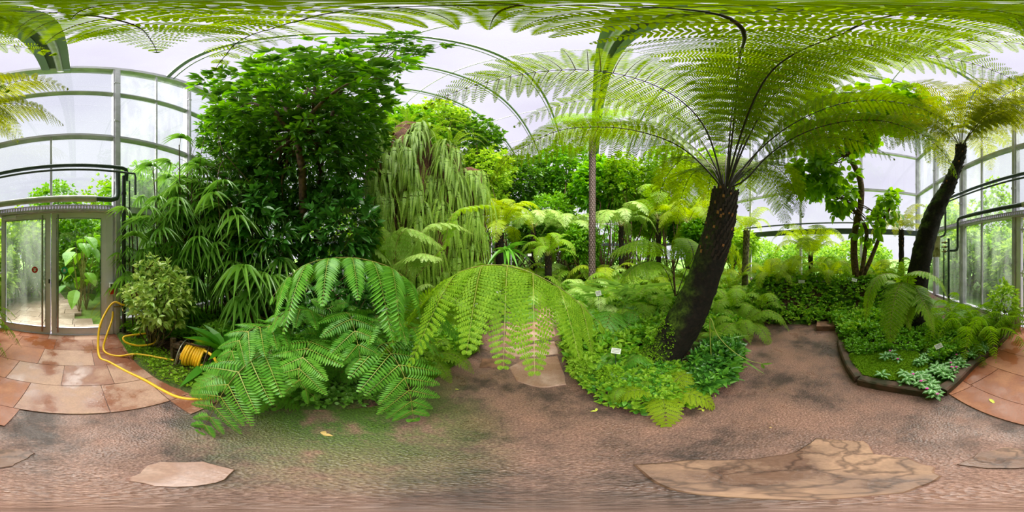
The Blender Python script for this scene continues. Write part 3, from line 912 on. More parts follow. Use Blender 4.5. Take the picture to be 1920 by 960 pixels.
# kerb round the right-hand bed
def kerb(pts, label, hgt=.11, wdt=.10):
    m = MB()
    c = resample(catmull([(x, y, 0) for x, y in [A(p, r) for p, r in pts]], 5), 14)
    T = nrm(np.gradient(c, axis=0)); S = nrm(np.cross(T, ZV))
    rs = np.random.RandomState(5)
    V = []
    for i in range(len(c)):
        j = rs.uniform(-.006, .006)
        V += [c[i]-S[i]*(wdt/2+j)+ZV*-.02, c[i]-S[i]*(wdt/2+j)+ZV*(hgt-.015), c[i]-S[i]*(wdt/2-.015)+ZV*(hgt+j), c[i]+S[i]*(wdt/2-.015)+ZV*(hgt+j), c[i]+S[i]*(wdt/2)+ZV*(hgt-.015), c[i]+S[i]*wdt/2+ZV*-.02]
    F = [(i*6+j, i*6+j+1, i*6+7+j, i*6+6+j) for i in range(len(c)-1) for j in range(5)]
    m.add(V, F)
    e = (len(c)-1)*6
    m.add(V, [(0, 5, 4, 3), (0, 3, 2, 1), (e, e+1, e+2, e+3), (e, e+3, e+4, e+5)])
    return tag(m.build('kerb_stone', M['kerb'], origin=c[7]), label, 'kerb stone')
kerb([(1576, 2.45), (1584, 2.05), (1596, 1.75), (1611, 1.54)], 'dark kerb stone on the gravel side of the silver-leaf bed')
kerb([(1612, 1.52), (1650, 1.44), (1690, 1.38), (1730, 1.33), (1764, 1.31)], 'mossy kerb stone at the front point of the silver-leaf bed')
kerb([(1766, 1.32), (1790, 1.5), (1820, 1.82), (1848, 2.12)], 'kerb stone beside the orange paving under silver leaves')
kerb([(1850, 2.15), (1868, 2.4), (1888, 2.8), (1900, 3.1)], 'kerb stone next to the door end of the orange paving')
m = MB(); c = on_bed(1548, 3.15); x, y = A(1548, 3.15)
obox(m, (x, y, .05), nrm(np.array((y, -x, 0)))*.17, nrm(np.array((x, y, 0)))*.13, ZV*.06)
tag(m.build('stone_block', M['stone'], origin=(x, y, 0)), 'flat mossy sandstone block at the foot of the leafy bank', 'stone')

# ------------------------------------------------------------------ glasshouse frame
tn = [0]
def trim(mb, m=None, lab=None):
    tn[0] += 1
    return struct(mb.build('trim_%d' % tn[0], m or M['grey']))
EAVE = 7.9
posts = [-6.0, -4.6, -3.25, -1.66, .695, 2.29, 4.1, 5.9, 7.7, 9.4, 11.0]
for u in posts:
    mb = MB(); wd = .13 if u == .695 else .10
    wbox(mb, WALL-.05, WALL+.10, u-wd/2, u+wd/2, 0, EAVE)
    wbox(mb, WALL-.09, WALL-.05, u-wd*.28, u+wd*.28, 0, EAVE)
    for z in (1.3, 2.9, 4.6, 6.6):
        wbox(mb, WALL-.10, WALL-.048, u-wd*.40, u+wd*.40, z, z+.05)
    trim(mb)
for z, h_, d_ in ((.12, .16, .12), (2.36, .13, .14), (4.1, .09, .12), (6.0, .09, .12), (7.95, .28, .22)):
    mb = MB()
    if z < 1:
        wbox(mb, WALL-.04, WALL+.08, UL, -1.6, 0, .22); wbox(mb, WALL-.04, WALL+.08, .66, UR, 0, .32)
    else:
        wbox(mb, WALL-.03, WALL-.03+d_, UL, UR, z-h_/2, z+h_/2)
        wbox(mb, WALL-.06, WALL-.03, UL, UR, z-h_/2, z-h_/2+.025)
    trim(mb)
for u in (-2.57, -.46, 1.5, 3.2, 5.0):                        # thin glazing bars
    mb = MB(); z0 = 2.4 if u == -.46 else .2
    wbox(mb, WALL-.02, WALL+.03, u-.018, u+.018, z0, EAVE if u != -.46 else 4.1); trim(mb)
# glass bays
k = 0
for i in range(len(posts)-1):
    k += 1
    mb = MB(); z0 = 2.42 if posts[i] == -1.66 else .2
    for a, b in ((z0, 2.3), (2.42, 4.06), (4.14, 5.96), (6.04, 7.82)):
        if b > a: wbox(mb, WALL+.03, WALL+.036, posts[i]+.05, posts[i+1]-.05, a, b)
    struct(mb.build('window_%d' % k, M['mistglass'] if i in (0, 1, 2, 4) else M['glass']))
# end wall beyond the round-leaved tree, far wall, right wall
def wallset(a, b, nposts, beams, gl, name):
    global k
    d = (b-a); L = np.linalg.norm(d); d = d/L; s = np.cross(d, ZV)
    for i in range(nposts+1):
        p = a+d*L*i/nposts; mb = MB(); beam(mb, p, p+ZV*EAVE, .07, .09); trim(mb)
    for z, h_, mt in beams:
        mb = MB(); beam(mb, a+ZV*z, b+ZV*z, .12, h_); trim(mb, M[mt])
    mb = MB()
    zz = [0.2]+[z for z, _, _ in beams]
    for i in range(nposts):
        for z0, z1 in zip(zz[:-1], zz[1:]):
            p0 = a+d*(L*i/nposts+.05); p1 = a+d*(L*(i+1)/nposts-.05)
            mb.add([p0+ZV*(z0+.06), p1+ZV*(z0+.06), p1+ZV*(z1-.06), p0+ZV*(z1-.06)], [(0, 1, 2, 3)])
    k += 1
    struct(mb.build('window_%d' % k, gl))
bm = ((2.42, .20, 'darksteel'), (4.1, .09, 'grey'), (6.0, .09, 'grey'), (7.95, .28, 'grey'))
wallset(W(WALL, UL, 0), W(NF, UL, 0), 7, bm, M['glass'], 'end')
wallset(W(NF, UL, 0), W(NF, UR, 0), 8, bm, M['glass'], 'far')
wallset(W(NF, UR, 0), W(WALL, UR, 0), 7, bm, M['glass'], 'right')
mb = MB(); tube(mb, [W(n, UL+.12, 2.72) for n in np.linspace(2.6, -12, 12)], .03, 8); 
tag(mb.build('heating_pipe', M['darksteel'], smooth=True), 'thin grey pipe running level above the dark beam of the end wall', 'pipe')

# arched roof
def roofz(n):
    t = (n-WALL)/(NF-WALL)
    return EAVE+.1+3.2*math.sin(math.pi*t)**.8 if 0 < t < 1 else EAVE+.1
ribs = [-5.9, -4.1, -2.6, 1.75, 3.4, 5.1, 6.9, 8.8, 10.9]
for u in ribs:
    mb = MB()
    ns = np.linspace(WALL, NF, 25)
    for a, b in zip(ns[:-1], ns[1:]):
        beam(mb, W(a, u, roofz(a)), W(b, u, roofz(b)), .085, .11)
        beam(mb, W(a, u+.14, roofz(a)-.05), W(b, u+.14, roofz(b)-.05), .03, .03)
    trim(mb, M['girder'])
mb = MB()                                                    # main girder with pipes
ns = np.linspace(WALL, NF, 25)
for a, b in zip(ns[:-1], ns[1:]):
    for du, wv, dz in ((-.55, .14, -.2), (-.18, .12, -.28), (-.36, .45, -.1)):
        beam(mb, W(a, du, roofz(a)+dz), W(b, du, roofz(b)+dz), wv, .05 if wv > .3 else .22)
trim(mb, M['girder'])
mb = MB(); tube(mb, [W(a, -.30, roofz(a)-.42) for a in ns], .06, 8); 
tag(mb.build('heating_pipe', M['insul'], smooth=True), 'pale pipe under the main roof girder above the doors', 'pipe')
for n in np.linspace(1.2, -11.5, 7):
    mb = MB(); beam(mb, W(n, UL, roofz(n)+.04), W(n, UR, roofz(n)+.04), .03, .035); trim(mb)
mb = MB()
ns = np.linspace(WALL, NF, 17)
V = [W(a, u, roofz(a)+.12) for a in ns for u in (UL, UR)]
mb.add(V, [(2*i, 2*i+1, 2*i+3, 2*i+2) for i in range(16)])
struct(mb.build('ceiling', M['roofglass']))

# ------------------------------------------------------------------ glass doors
def door(n, u0, u1, label_hand, hu, sticker, misty):
    o = MB()
    z0, z1 = .03, 2.27
    fr = .085
    wbox(o, WALL-.03, WALL+.03, u0, u0+fr, z0, z1); wbox(o, WALL-.03, WALL+.03, u1-fr, u1, z0, z1)
    wbox(o, WALL-.03, WALL+.03, u0+fr, u1-fr, z1-.10, z1); wbox(o, WALL-.03, WALL+.03, u0+fr, u1-fr, z0, z0+.13)
    d = struct(o.build('door_%d' % n, M['alu']))
    g = MB()
    for a, b in ((u0+fr, u0+fr+.008), (u1-fr-.008, u1-fr)): wbox(g, WALL-.036, WALL-.028, a, b, z0+.13, z1-.10)
    wbox(g, WALL-.036, WALL-.028, u0+fr, u1-fr, z0+.13, z0+.138); wbox(g, WALL-.036, WALL-.028, u0+fr, u1-fr, z1-.108, z1-.10)
    g.build('gasket', M['black'], d)
    p = MB(); wbox(p, WALL-.003, WALL+.003, u0+fr, u1-fr, z0+.13, z1-.10); p.build('pane', M['mistglass'] if misty else M['glass'], d)
    h_ = MB(); tube(h_, [W(WALL-.10, hu, .10), W(WALL-.10, hu, 2.22)], .017, 10)
    for z in (.16, 1.15, 2.15): tube(h_, [W(WALL-.10, hu, z), W(WALL-.02, hu, z)], .010, 8)
    h_.build('handle', M['inox'], d, smooth=True)
    su, sm = sticker
    s = MB(); a = np.linspace(0, 2*math.pi, 25)[:-1]
    zc = 1.25; rr = .058
    V = [W(WALL-.006, su+rr*math.cos(x), zc+rr*math.sin(x)) for x in a]+[W(WALL-.006, su, zc)]
    s.add(V, [(i, (i+1) % 24, 24) for i in range(24)], 0)
    if sm == 'red':      # white arrow pointing down with a bar above
        wh = [[(-.018, .012), (.018, .012), (.018, -.005), (-.018, -.005)], [(-.032, -.005), (.032, -.005), (.0, -.036)], [(-.03, .018), (.03, .018), (.03, .030), (-.03, .030)]]
    else:                # white arrow pointing up with a bar below
        wh = [[(-.018, .0), (.018, .0), (.018, -.016), (-.018, -.016)], [(-.034, .0), (.034, .0), (.0, .034)], [(-.03, -.022), (.03, -.022), (.03, -.034), (-.03, -.034)]]
    for poly in wh:
        s.add([W(WALL-.008, su+x, zc+y) for x, y in poly], [tuple(range(len(poly)))], 1)
    st = s.build('sticker', [M[sm], M['white']], d); st['label'] = 'round %s sticker with a white arrow' % sm
    return d
d1 = door(1, -1.42, -.47, 'left', -.60, (-.76, 'red'), True)
d2 = door(2, -.45, .50, 'right', -.33, (-.225, 'green'), False)
mb = MB(); wbox(mb, WALL-.055, WALL-.03, -.50, -.475, 1.02, 1.09); mb.build('lock', M['black'], d1)
mb = MB(); wbox(mb, WALL-.09, WALL-.03, -1.36, -1.10, 2.20, 2.25); wbox(mb, WALL-.07, WALL-.05, -1.30, -.90, 2.255, 2.27); mb.build('door_closer', M['alu'], d1)
for z in (.25, 1.15, 2.0):
    mb = MB(); wbox(mb, WALL-.075, WALL-.03, -1.50, -1.42, z, z+.035); tube(mb, [W(WALL-.07, -1.465, z-.05), W(WALL-.07, -1.465, z+.08)], .014, 8); mb.build('hinge', M['alu'], d1)
mb = MB()
for u in (-1.57, .56): wbox(mb, WALL-.05, WALL+.06, u-.06, u+.06, 0, 2.33)
wbox(mb, WALL-.05, WALL+.06, -1.6, .6, 2.275, 2.33)
wbox(mb, WALL-.05, WALL+.06, -1.6, .6, 0, .025)
trim(mb, M['alu'])

# ------------------------------------------------------------------ pipes and fittings along the door wall
def arcpipe(pts, r, mt, label, name='pipe', cat='pipe', extra=None):
    m = MB(); tube(m, pts, r, 10, 0)
    if extra: extra(m)
    return tag(m.build(name, [M[mt], M['grey']], smooth=True, origin=pts[0]), label, cat)
arcpipe([W(2.60, -4.4, 3.12), W(2.60, -1, 3.12), W(2.60, .74, 3.12), W(2.62, .80, 3.11), W(2.66, .83, 3.06), W(2.70, .83, 2.9)], .036, 'darksteel', 'thick dark rail pipe curving over the glass doors', 'rail_pipe')
arcpipe([W(2.52, -4.3, 2.98), W(2.52, -1, 2.98), W(2.52, .80, 2.98), W(2.50, .92, 2.97), W(2.50, .93, 2.90), W(2.50, .93, 2.55)], .02, 'darksteel', 'thin dark rail pipe just below the thick one over the doors', 'rail_pipe')
arcpipe([W(2.58, -3.02, 2.45), W(2.58, -1.35, 2.45)], .045, 'darksteel', 'grey heating pipe on the wall left of the glass doors', 'heating_pipe')
arcpipe([W(2.58, -1.35, 2.45), W(2.58, .30, 2.45)], .058, 'insul', 'pale insulated heating pipe right above the glass doors', 'heating_pipe')
arcpipe([W(2.58, .30, 2.45), W(2.58, .55, 2.45), W(2.58, .63, 2.48), W(2.60, .66, 2.58), W(2.62, .66, 3.0)], .045, 'darksteel', 'grey pipe elbow turning up beside the tall post', 'heating_pipe')
arcpipe([W(2.58, -3.02, 2.45), W(2.58, -3.10, 2.43), W(2.58, -3.13, 2.36), W(2.58, -3.13, 1.72), W(2.58, -3.16, 1.66), W(2.58, -3.24, 1.64), W(2.58, -3.55, 1.64)], .032, 'darksteel', 'grey pipe dropping from the heating pipe to the valves', 'pipe')
arcpipe([W(2.55, -3.62, 3.1), W(2.55, -3.62, 2.15), W(2.55, -3.68, 2.07), W(2.55, -3.85, 2.05), W(2.55, -4.4, 2.04)], .028, 'darksteel', 'grey pipe bending left above the stained sacking', 'pipe')
arcpipe([W(2.66, .78, .12), W(2.66, .78, 2.98)], .036, 'blackpipe', 'black vertical downpipe beside the tall grey post', 'downpipe', extra=lambda m: [lathe(m, W(2.66, .78, z), [(.045, 0), (.045, .04)], 12) for z in (.85, 1.0, 1.9, 2.6)])
arcpipe([W(2.68, .89, 1.1), W(2.68, .89, 2.9)], .012, 'blackpipe', 'thin black pipe next to the black downpipe', 'downpipe')
arcpipe([W(2.74, .665, 1.18), W(2.74, .665, 2.30)], .011, 'white', 'white vertical cable conduit on the tall grey post', 'conduit')
arcpipe([W(2.5, -3.40, .2), W(2.5, -3.40, 1.95)], .03, 'darksteel', 'upright grey pipe holding the valves by the sacking', 'pipe')
arcpipe([W(2.5, -3.62, .2), W(2.5, -3.62, 1.7)], .018, 'darksteel', 'thin upright pipe beside the valve pipe', 'pipe')
mb = MB()
for z in (1.62, 1.74, 1.86):
    tube(mb, [W(2.5, -3.40, z), W(2.5, -3.72, z)], .016, 8, 0)
    lathe(mb, W(2.5, -3.55, z-.03), [(.0, 0), (.028, .0), (.028, .06), (0, .06)], 10, 1)
    tube(mb, [W(2.44, -3.52, z), W(2.36, -3.52, z)], .008, 6, 1)
tag(mb.build('valve_manifold', [M['darksteel'], M['brass']], smooth=True, origin=W(2.5, -3.5, 1.6)), 'cluster of small pipe valves beside the stained sacking', 'valves')
mb = MB()                                                    # sacking over the pipes
uu = np.linspace(-4.12, -3.72, 9); zz = np.linspace(2.06, 1.47, 10)
V = [W(2.46+.02*math.sin(i*1.3)+.01*math.sin(j), u, z) for j, z in enumerate(zz) for i, u in enumerate(uu)]
V2 = [v-NV*.012 for v in V]
F = [(j*9+i, j*9+i+1, j*9+i+10, j*9+i+9) for j in range(9) for i in range(8)]
mb.add(V, F); mb.add(V2, F)
tag(mb.build('sacking', M['cloth'], smooth=True, origin=W(2.46, -3.9, 2.06)), 'stained beige sacking hung from the pipe near the valves', 'sacking')
mb = MB()                                                    # perforated tray
for z in (2.30, 2.37): wbox(mb, 2.72, 2.74, -4.5, .60, z, z+.018)
for u in np.arange(-4.5, .6, .05): wbox(mb, 2.722, 2.736, u, u+.02, 2.315, 2.372)
wbox(mb, 2.72, 2.80, -4.5, .60, 2.285, 2.30)
tag(mb.build('cable_tray', M['grey'], origin=W(2.73, -2, 2.3)), 'perforated steel tray running under the heating pipe above the doors', 'cable tray')
t = empty('keypad_box', W(2.79, .66, 1.05), 'small grey switch box with dark face beside the door frame', 'switch box')
mb = MB(); wbox(mb, 2.70, 2.81, .545, .625, .955, 1.03); o = mb.build('housing', M['white'], t, origin=W(2.79, .66, 1.05)); o.rotation_euler = (0, 0, 0)
mb = MB(); wbox(mb, 2.694, 2.702, .560, .610, .968, 1.018); mb.build('face', M['black'], t, origin=W(2.79, .66, 1.05))
mb = MB(); wbox(mb, 2.70, 2.81, .550, .620, .84, .925); tube(mb, [W(2.75, .585, .925), W(2.75, .585, .955)], .008, 6)
tag(mb.build('alarm_box', M['red'], origin=W(2.79, .66, .96)), 'small red alarm box right below the grey switch box', 'alarm box')

# ================================================================== OUTSIDE
mb = MB(); rs = np.random.RandomState(11)
rows = [3.0]
while rows[-1] < 5.2: rows.append(rows[-1]+.36)
for n0, n1 in zip(rows[:-1], rows[1:]):
    u = -2.6
    while u < .6:
        wdt = rs.uniform(.4, .7)
        t_ = (n0-3)/9.3
        if -1.75-2.4*t_ < u+wdt/2 < .35-2.6*t_: wbox(mb, n0+.006, n1-.006, u+.006, u+wdt-.006, -.06, .0)
        u += wdt
struct(mb.build('floor_outdoor_paving', M['outpave']))
mb = MB()
n0 = rows[-1]
while n0 < 14:
    t_ = (n0-3)/9.3
    wbox(mb, n0, n0+.13, -1.7-2.5*t_, .3-2.7*t_, -.06, .01)
    n0 += .14
struct(mb.build('floor_boardwalk', M['outpave']))

def wpos(n, u, z=0.0): return W(n, u, z)
outs = [  # n, u, radius, height, label, material
    (5.2, -3.6, 1.1, 2.6, 'tall light green bush seen through the misted door pane', 'outside'),
    (8.5, -4.9, 1.5, 3.6, 'bush on the left of the boardwalk beyond the misted door', 'outside'),
    (13.8, -3.4, 2.4, 5.5, 'large pale tree where the boardwalk ends behind the doors', 'outside'),
    (5.0, 1.3, 1.0, 2.4, 'dark leafy bush right of the paving behind the clear door', 'cover'),
    (7.2, .2, 1.2, 3.4, 'dense green bush behind the green sticker door', 'cover'),
    (10.5, .4, 2.0, 5.0, 'tall tree filling the view through the clear door pane', 'fern'),
    (5.0, -7.0, 1.6, 4.2, 'bush outside the streaked panes near the pipe valves', 'outside'),
    (7.0, -9.5, 2.2, 5.4, 'broad pale green tree outside beyond the sacking', 'outside'),
    (4.6, -5.0, 1.0, 2.8, 'low bright bush pressed against the streaked panes', 'outside'),
    (8.2, -1.2, 1.7, 5.6, 'tall tree outside showing above the door head between posts', 'cover'),
    (9.4, 2.4, 1.9, 6.6, 'tall tree outside right of the tall grey post', 'fern'),
    (6.6, 4.4, 1.5, 6.2, 'tall tree outside the panes above the lady palms', 'cover'),
    (7.6, -5.6, 1.6, 5.6, 'tall tree outside left of the doors above the rail pipes', 'fern'),
    (4.7, 1.9, 1.1, 4.6, 'leafy dark tree right behind the panes beside the downpipe', 'cover'),
    (5.6, -1.9, 1.0, 3.0, 'green bush beside the misted path behind the left door', 'fern'),
    (4.2, -2.5, .7, 2.0, 'bush pressed against the misted door from outside', 'outside'),
    (6.0, 3.2, 1.3, 4.6, 'dark tree outside the panes behind the lady palms', 'cover'),
    (5.6, 6.0, 1.8, 4.2, 'green tree outside behind the fan palm clump', 'outside'),
    (1.0, -11.0, 2.3, 2.6, 'low tree outside the end wall near the small fern', 'outside'),
    (-3.0, -11.5, 2.5, 2.4, 'low bright tree outside the end wall behind the bank', 'outside'),
    (-7.5, -12.0, 2.6, 2.8, 'pale tree outside the far corner of the end wall', 'outside'),
]
for i, (n, u, rd, hh, lab, mt) in enumerate(outs):
    b = W(n, u, -.08)
    shrub('outdoor_tree' if hh > 3 else 'outdoor_bush', lab, 'tree' if hh > 3 else 'bush', b, b+ZV*hh*.55, (rd, rd, hh*.5), int(430*rd), 6, .24, .11, mt, seed=50+i, stems=10, r0=.04, low=-1, spread=1.1)
# big-leaved plants behind the clear pane
for i, (n, u, z, lab) in enumerate([(4.3, .05, 0, 'big-leaved plant low behind the clear door pane'), (4.6, .25, 0, 'big-leaved plant with drooping paddle leaves behind the clear pane')]):
    rs = np.random.RandomState(i+5); b = W(n, u, -.08)
    t = empty('elephant_ear', b, lab, 'plant')
    mb = MB(); sb = MB()
    for j in range(12):
        a = rs.uniform(0, 6.28); hgt = rs.uniform(.5, 2.1); rr = rs.uniform(.2, .5)
        p = b+np.array((rr*math.cos(a), rr*math.sin(a), hgt))
        tube(sb, catmull([b, b+(p-b)*.5+ZV*.2, p], 4), .012, 5)
        place(mb, T_ROUND, [p], [(math.cos(a), math.sin(a), -.5)], [(-math.sin(a), math.cos(a), 0)], rs.uniform(.3, .5), rs.uniform(.25, .36), 0, .1)
    mb.build('leaves', [M['cover']], t, origin=b); sb.build('stems', [M['gstalk']], t, origin=b)
# neighbouring glasshouse seen through the upper panes
t = empty('neighbouring_glasshouse', W(10, 7, 0), 'second glasshouse with sloping pale roof seen through the upper panes', 'glasshouse')
og = W(10, 7, 0)
mb = MB(); gl = MB()
for u in np.arange(3.5, 12.1, 1.2):
    beam(mb, W(8.5, u, 0), W(8.5, u, 5.6), .07, .07); beam(mb, W(8.5, u, 5.6), W(11.5, u, 8.6), .07, .07); beam(mb, W(11.5, u, 8.6), W(14.5, u, 5.6), .07, .07)
for n, z in ((8.5, 5.6), (10, 7.1), (11.5, 8.6)): beam(mb, W(n, 3.5, z), W(n, 11.9, z), .09, .09)
beam(mb, W(8.5, 3.5, 2.6), W(8.5, 11.9, 2.6), .08, .08)
gl.add([W(8.5, 3.5, 5.6), W(8.5, 11.9, 5.6), W(11.5, 11.9, 8.6), W(11.5, 3.5, 8.6), W(8.5, 3.5, .1), W(8.5, 11.9, .1)], [(0, 1, 2, 3), (4, 5, 1, 0)])
mb.build('frame', [M['grey']], t, origin=og)
gl.build('glazing', [glassmat('blue_tinted_glass', .35, (.70, .85, .90))], t, origin=og)

# ================================================================== HERO TREE FERN
HB = on_bed(1272, 1.98); HB[2] = 0.0
trk = [Q(1216, 1.86, -.02), P(1248, 655, 1.90), P(1290, 590, 1.93), P(1322, 515, 1.95), P(1348, 430, 1.98), P(1360, 362, 2.0)]
t = empty('tree_fern', HB, 'big leaning tree fern with black mossy trunk beside the gravel', 'tree fern')
rs = np.random.RandomState(21)
mb = MB()
c = catmull(trk, 10)
rad = np.interp(np.linspace(0, 1, len(c)), [0, .12, .3, .6, .85, 1], [.22, .24, .225, .190, .172, .15])
tube(mb, c, rad, 28, 0, True, .05, rs)
tube(mb, catmull([Q(1172, 1.80, -.03), Q(1192, 1.82, .06), Q(1215, 1.86, .13), Q(1245, 1.92, .30), Q(1268, 1.93, .5)], 8), np.interp(np.linspace(0, 1, 33), [0, .3, .7, 1], [.05, .11, .16, .14]), 18, 0, True, .07, rs)
mb.build('trunk', [M['trunk']], t, smooth=True, origin=HB)
sb = MB(); add_stubs(sb, c, rad, 300, rs, .66, 1.0, 1.0)
sb.build('leaf_base_stubs', [M['stub'], M['stubcut']], t, origin=HB)['kind'] = 'stuff'
# moss on the flare
mb = MB(); pts = []; dr = []
fl = catmull([Q(1172, 1.80, -.03), Q(1192, 1.82, .06), Q(1215, 1.86, .13), Q(1245, 1.92, .30)], 10)
fr_ = np.interp(np.linspace(0, 1, len(fl)), [0, .4, 1], [.05, .11, .16])
for i in range(1500):
    k0 = rs.randint(len(fl)-1); a = rs.uniform(0, 6.28); tt = nrm(fl[k0+1]-fl[k0]); x = nrm(np.cross(tt, (0.1, .2, .9))); y = np.cross(tt, x)
    o = math.cos(a)*x+math.sin(a)*y
    if o[2] < -.1: continue
    pts.append(fl[k0]+(fl[k0+1]-fl[k0])*rs.rand()+o*fr_[k0]); dr.append(o)
for i in range(2600):
    f = rs.rand()**1.3*.35; kk = f*(len(c)-1); i0 = int(kk)
    a = rs.uniform(0, 6.28); tt = nrm(c[i0+1]-c[i0]); x = nrm(np.cross(tt, (0.1, .2, .9))); y = np.cross(tt, x)
    o = math.cos(a)*x+math.sin(a)*y
    if o[2] < .25 - rs.rand()*.3: continue
    pts.append(c[i0]*(1-(kk-i0))+c[i0+1]*(kk-i0)+o*rad[i0]*.99); dr.append(o)
clusters(mb, np.array(pts), np.array(dr), 3, .022, .014, T_SMALL, rs, 0, .8, .0)
ms = mb.build('moss', [M['mossleaf']], t, origin=HB); ms['kind'] = 'stuff'
crown = c[-1]
fr = [
    ([(1356, 350, 2.0), (1322, 240, 1.85), (1258, 176, 1.55), (1150, 137, 1.22), (1055, 131, 1.12), (931, 150, 1.22), (845, 176, 1.36), (792, 206, 1.5)], .56, 34, .42),
    ([(1353, 352, 2.0), (1340, 335, 2.0), (1275, 275, 2.0), (1200, 247, 1.95), (1146, 239, 1.9), (1055, 243, 1.9), (1000, 266, 2.0), (950, 300, 2.12), (918, 345, 2.25)], .50, 34, .62),
    ([(1354, 350, 2.02), (1340, 310, 2.05), (1295, 240, 2.15), (1225, 200, 2.2), (1130, 185, 2.25), (1040, 200, 2.3), (960, 240, 2.45)], .50, 30, .5),
    ([(1362, 350, 2.0), (1390, 250, 1.75), (1415, 185, 1.42), (1450, 130, 1.08), (1512, 90, .78), (1585, 62, .5), (1750, 22, .19), (2150, 40, .28), (2200, 72, .65), (2215, 100, 1.05)], .52, 38, .30),
    ([(1362, 350, 2.02), (1368, 260, 1.95), (1376, 180, 1.7), (1384, 128, 1.3), (1386, 92, 1.02), (1380, 66, .82)], .46, 28, .30),
    ([(1368, 352, 2.0), (1400, 335, 2.0), (1440, 292, 2.0), (1495, 255, 1.98), (1570, 230, 1.95), (1650, 226, 1.9), (1720, 248, 1.9), (1768, 285, 1.95), (1796, 335, 2.0)], .48, 34, .62),
    ([(1366, 350, 2.0), (1400, 250, 1.9), (1455, 175, 1.65), (1550, 125, 1.35), (1670, 103, 1.12), (1790, 112, 1.12), (1880, 140, 1.25), (1940, 175, 1.4)], .50, 34, .40),
    ([(1367, 352, 2.02), (1410, 300, 2.15), (1480, 215, 2.25), (1570, 175, 2.2), (1670, 180, 2.2), (1750, 215, 2.3)], .46, 28, .5),
]
fr += [
    ([(1366, 350, 2.0), (1415, 235, 1.85), (1490, 140, 1.35), (1620, 88, .92), (1790, 76, .80), (1930, 84, .85), (2030, 105, 1.0)], .50, 34, .35),
    ([(1364, 350, 2.0), (1378, 210, 1.65), (1388, 105, .95), (1390, 50, .32), (560, 40, .34), (450, 75, .55), (420, 108, .82), (400, 135, 1.0)], .50, 34, .30),
    ([(1368, 352, 2.05), (1430, 300, 2.3), (1510, 262, 2.5), (1600, 262, 2.5), (1680, 300, 2.5)], .46, 24, .6),
    ([(1354, 350, 2.05), (1315, 290, 2.3), (1240, 240, 2.5), (1150, 235, 2.7), (1070, 265, 2.8)], .46, 24, .6),
    ([(1368, 350, 2.0), (1420, 285, 2.0), (1500, 225, 1.9), (1600, 190, 1.8), (1700, 195, 1.8), (1790, 235, 1.9)], .46, 28, .55),
]
fobj = []
for i, (cp, pl_, n_, hg) in enumerate(fr):
    mb = MB(); st = MB()
    frond(mb, [P(*q) for q in cp], int(n_*1.0), pl_, 22, .084, .0180, .17, hg, .22, T_PIN, .013, np.random.RandomState(30+i), stalk=st, lift=.0, ribw=.004)
    o = mb.build('frond', [M['canopy'], M['stalk'], M['rust']], t, origin=HB)
    s = st.build('frond_stalk', [M['stalk'], M['stalk']], o, smooth=True, origin=HB)
    fobj.append(o)
# shorter fronds behind and beside the crown
for i, (dpx, L, ris, drp) in enumerate([(1342, 2.2, .55, .5), (1378, 2.2, .62, .4), (1310, 2.1, .45, .6), (1425, 2.1, .42, .7), (1270, 1.9, .6, .5), (1465, 1.9, .5, .6), (1360, 1.6, .8, .3)]):
    a = az(dpx) if i < 7 else 0
    d = nrm(np.array((math.sin(a), math.cos(a), 0))+nrm(np.array((crown[0], crown[1], 0)))*0)
    side_push = nrm(np.cross(nrm(np.array((crown[0], crown[1], 0))), ZV))*((dpx-1358)/90.0)
    d = nrm(nrm(np.array((crown[0], crown[1], 0)))*.8+side_push)
    cp = [crown-ZV*.03, crown+d*L*.14+ZV*ris*.5*L, crown+d*L*.45+ZV*ris*.85*L, crown+d*L*.75+ZV*(ris*.8-drp*.1)*L, crown+d*L*1.0+ZV*(ris*.55-drp*.45)*L]
    mb = MB(); st = MB()
    frond(mb, cp, 28, .46, 18, .078, .021, .17, .45, .25, T_PIN, .012, np.random.RandomState(60+i), stalk=st)
    o = mb.build('frond', [M['canopy'], M['stalk'], M['rust']], t, origin=HB)
    st.build('frond_stalk', [M['stalk'], M['stalk']], o, smooth=True, origin=HB)

# ================================================================== RIGHT-HAND TREE FERN
RB = on_bed(1716, 2.75)
t2 = tree_fern('tree_fern', 'tree fern with smooth dark curved trunk near the sacking and pipes', RB,
               [RB-ZV*.05, P(1716, 560, 2.75), P(1730, 470, 2.76), P(1752, 400, 2.78), P(1778, 350, 2.8), P(1798, 300, 2.82), P(1802, 275, 2.82)],
               [.20, .19, .17, .155, .12, .085, .10], None, 'softolive', 1.55, 12, stubs=90, seed=4, up=[0, 1, 1, 0])
top2 = P(1802, 275, 2.82)
for i, cp in enumerate([[(1806, 270, 2.8), (1850, 218, 2.45), (1915, 196, 2.1), (1985, 200, 1.9), (2040, 235, 1.85)],
                        [(1806, 270, 2.8), (1860, 195, 2.3), (1930, 158, 1.85), (1990, 150, 1.65), (2050, 168, 1.65)],
                        [(1800, 270, 2.8), (1780, 225, 2.9), (1735, 195, 2.9), (1690, 205, 2.9), (1660, 235, 2.95)]]):
    mb = MB(); st = MB()
    frond(mb, [P(*q) for q in cp], 26, .46, 17, .075, .026, .14, .45, .25, T_PIN, .010, np.random.RandomState(80+i), stalk=st)
    o = mb.build('frond', [M['olive'], M['stalk'], M['rust']], t2, origin=RB)
    st.build('frond_stalk', [M['stalk'], M['stalk']], o, smooth=True, origin=RB)

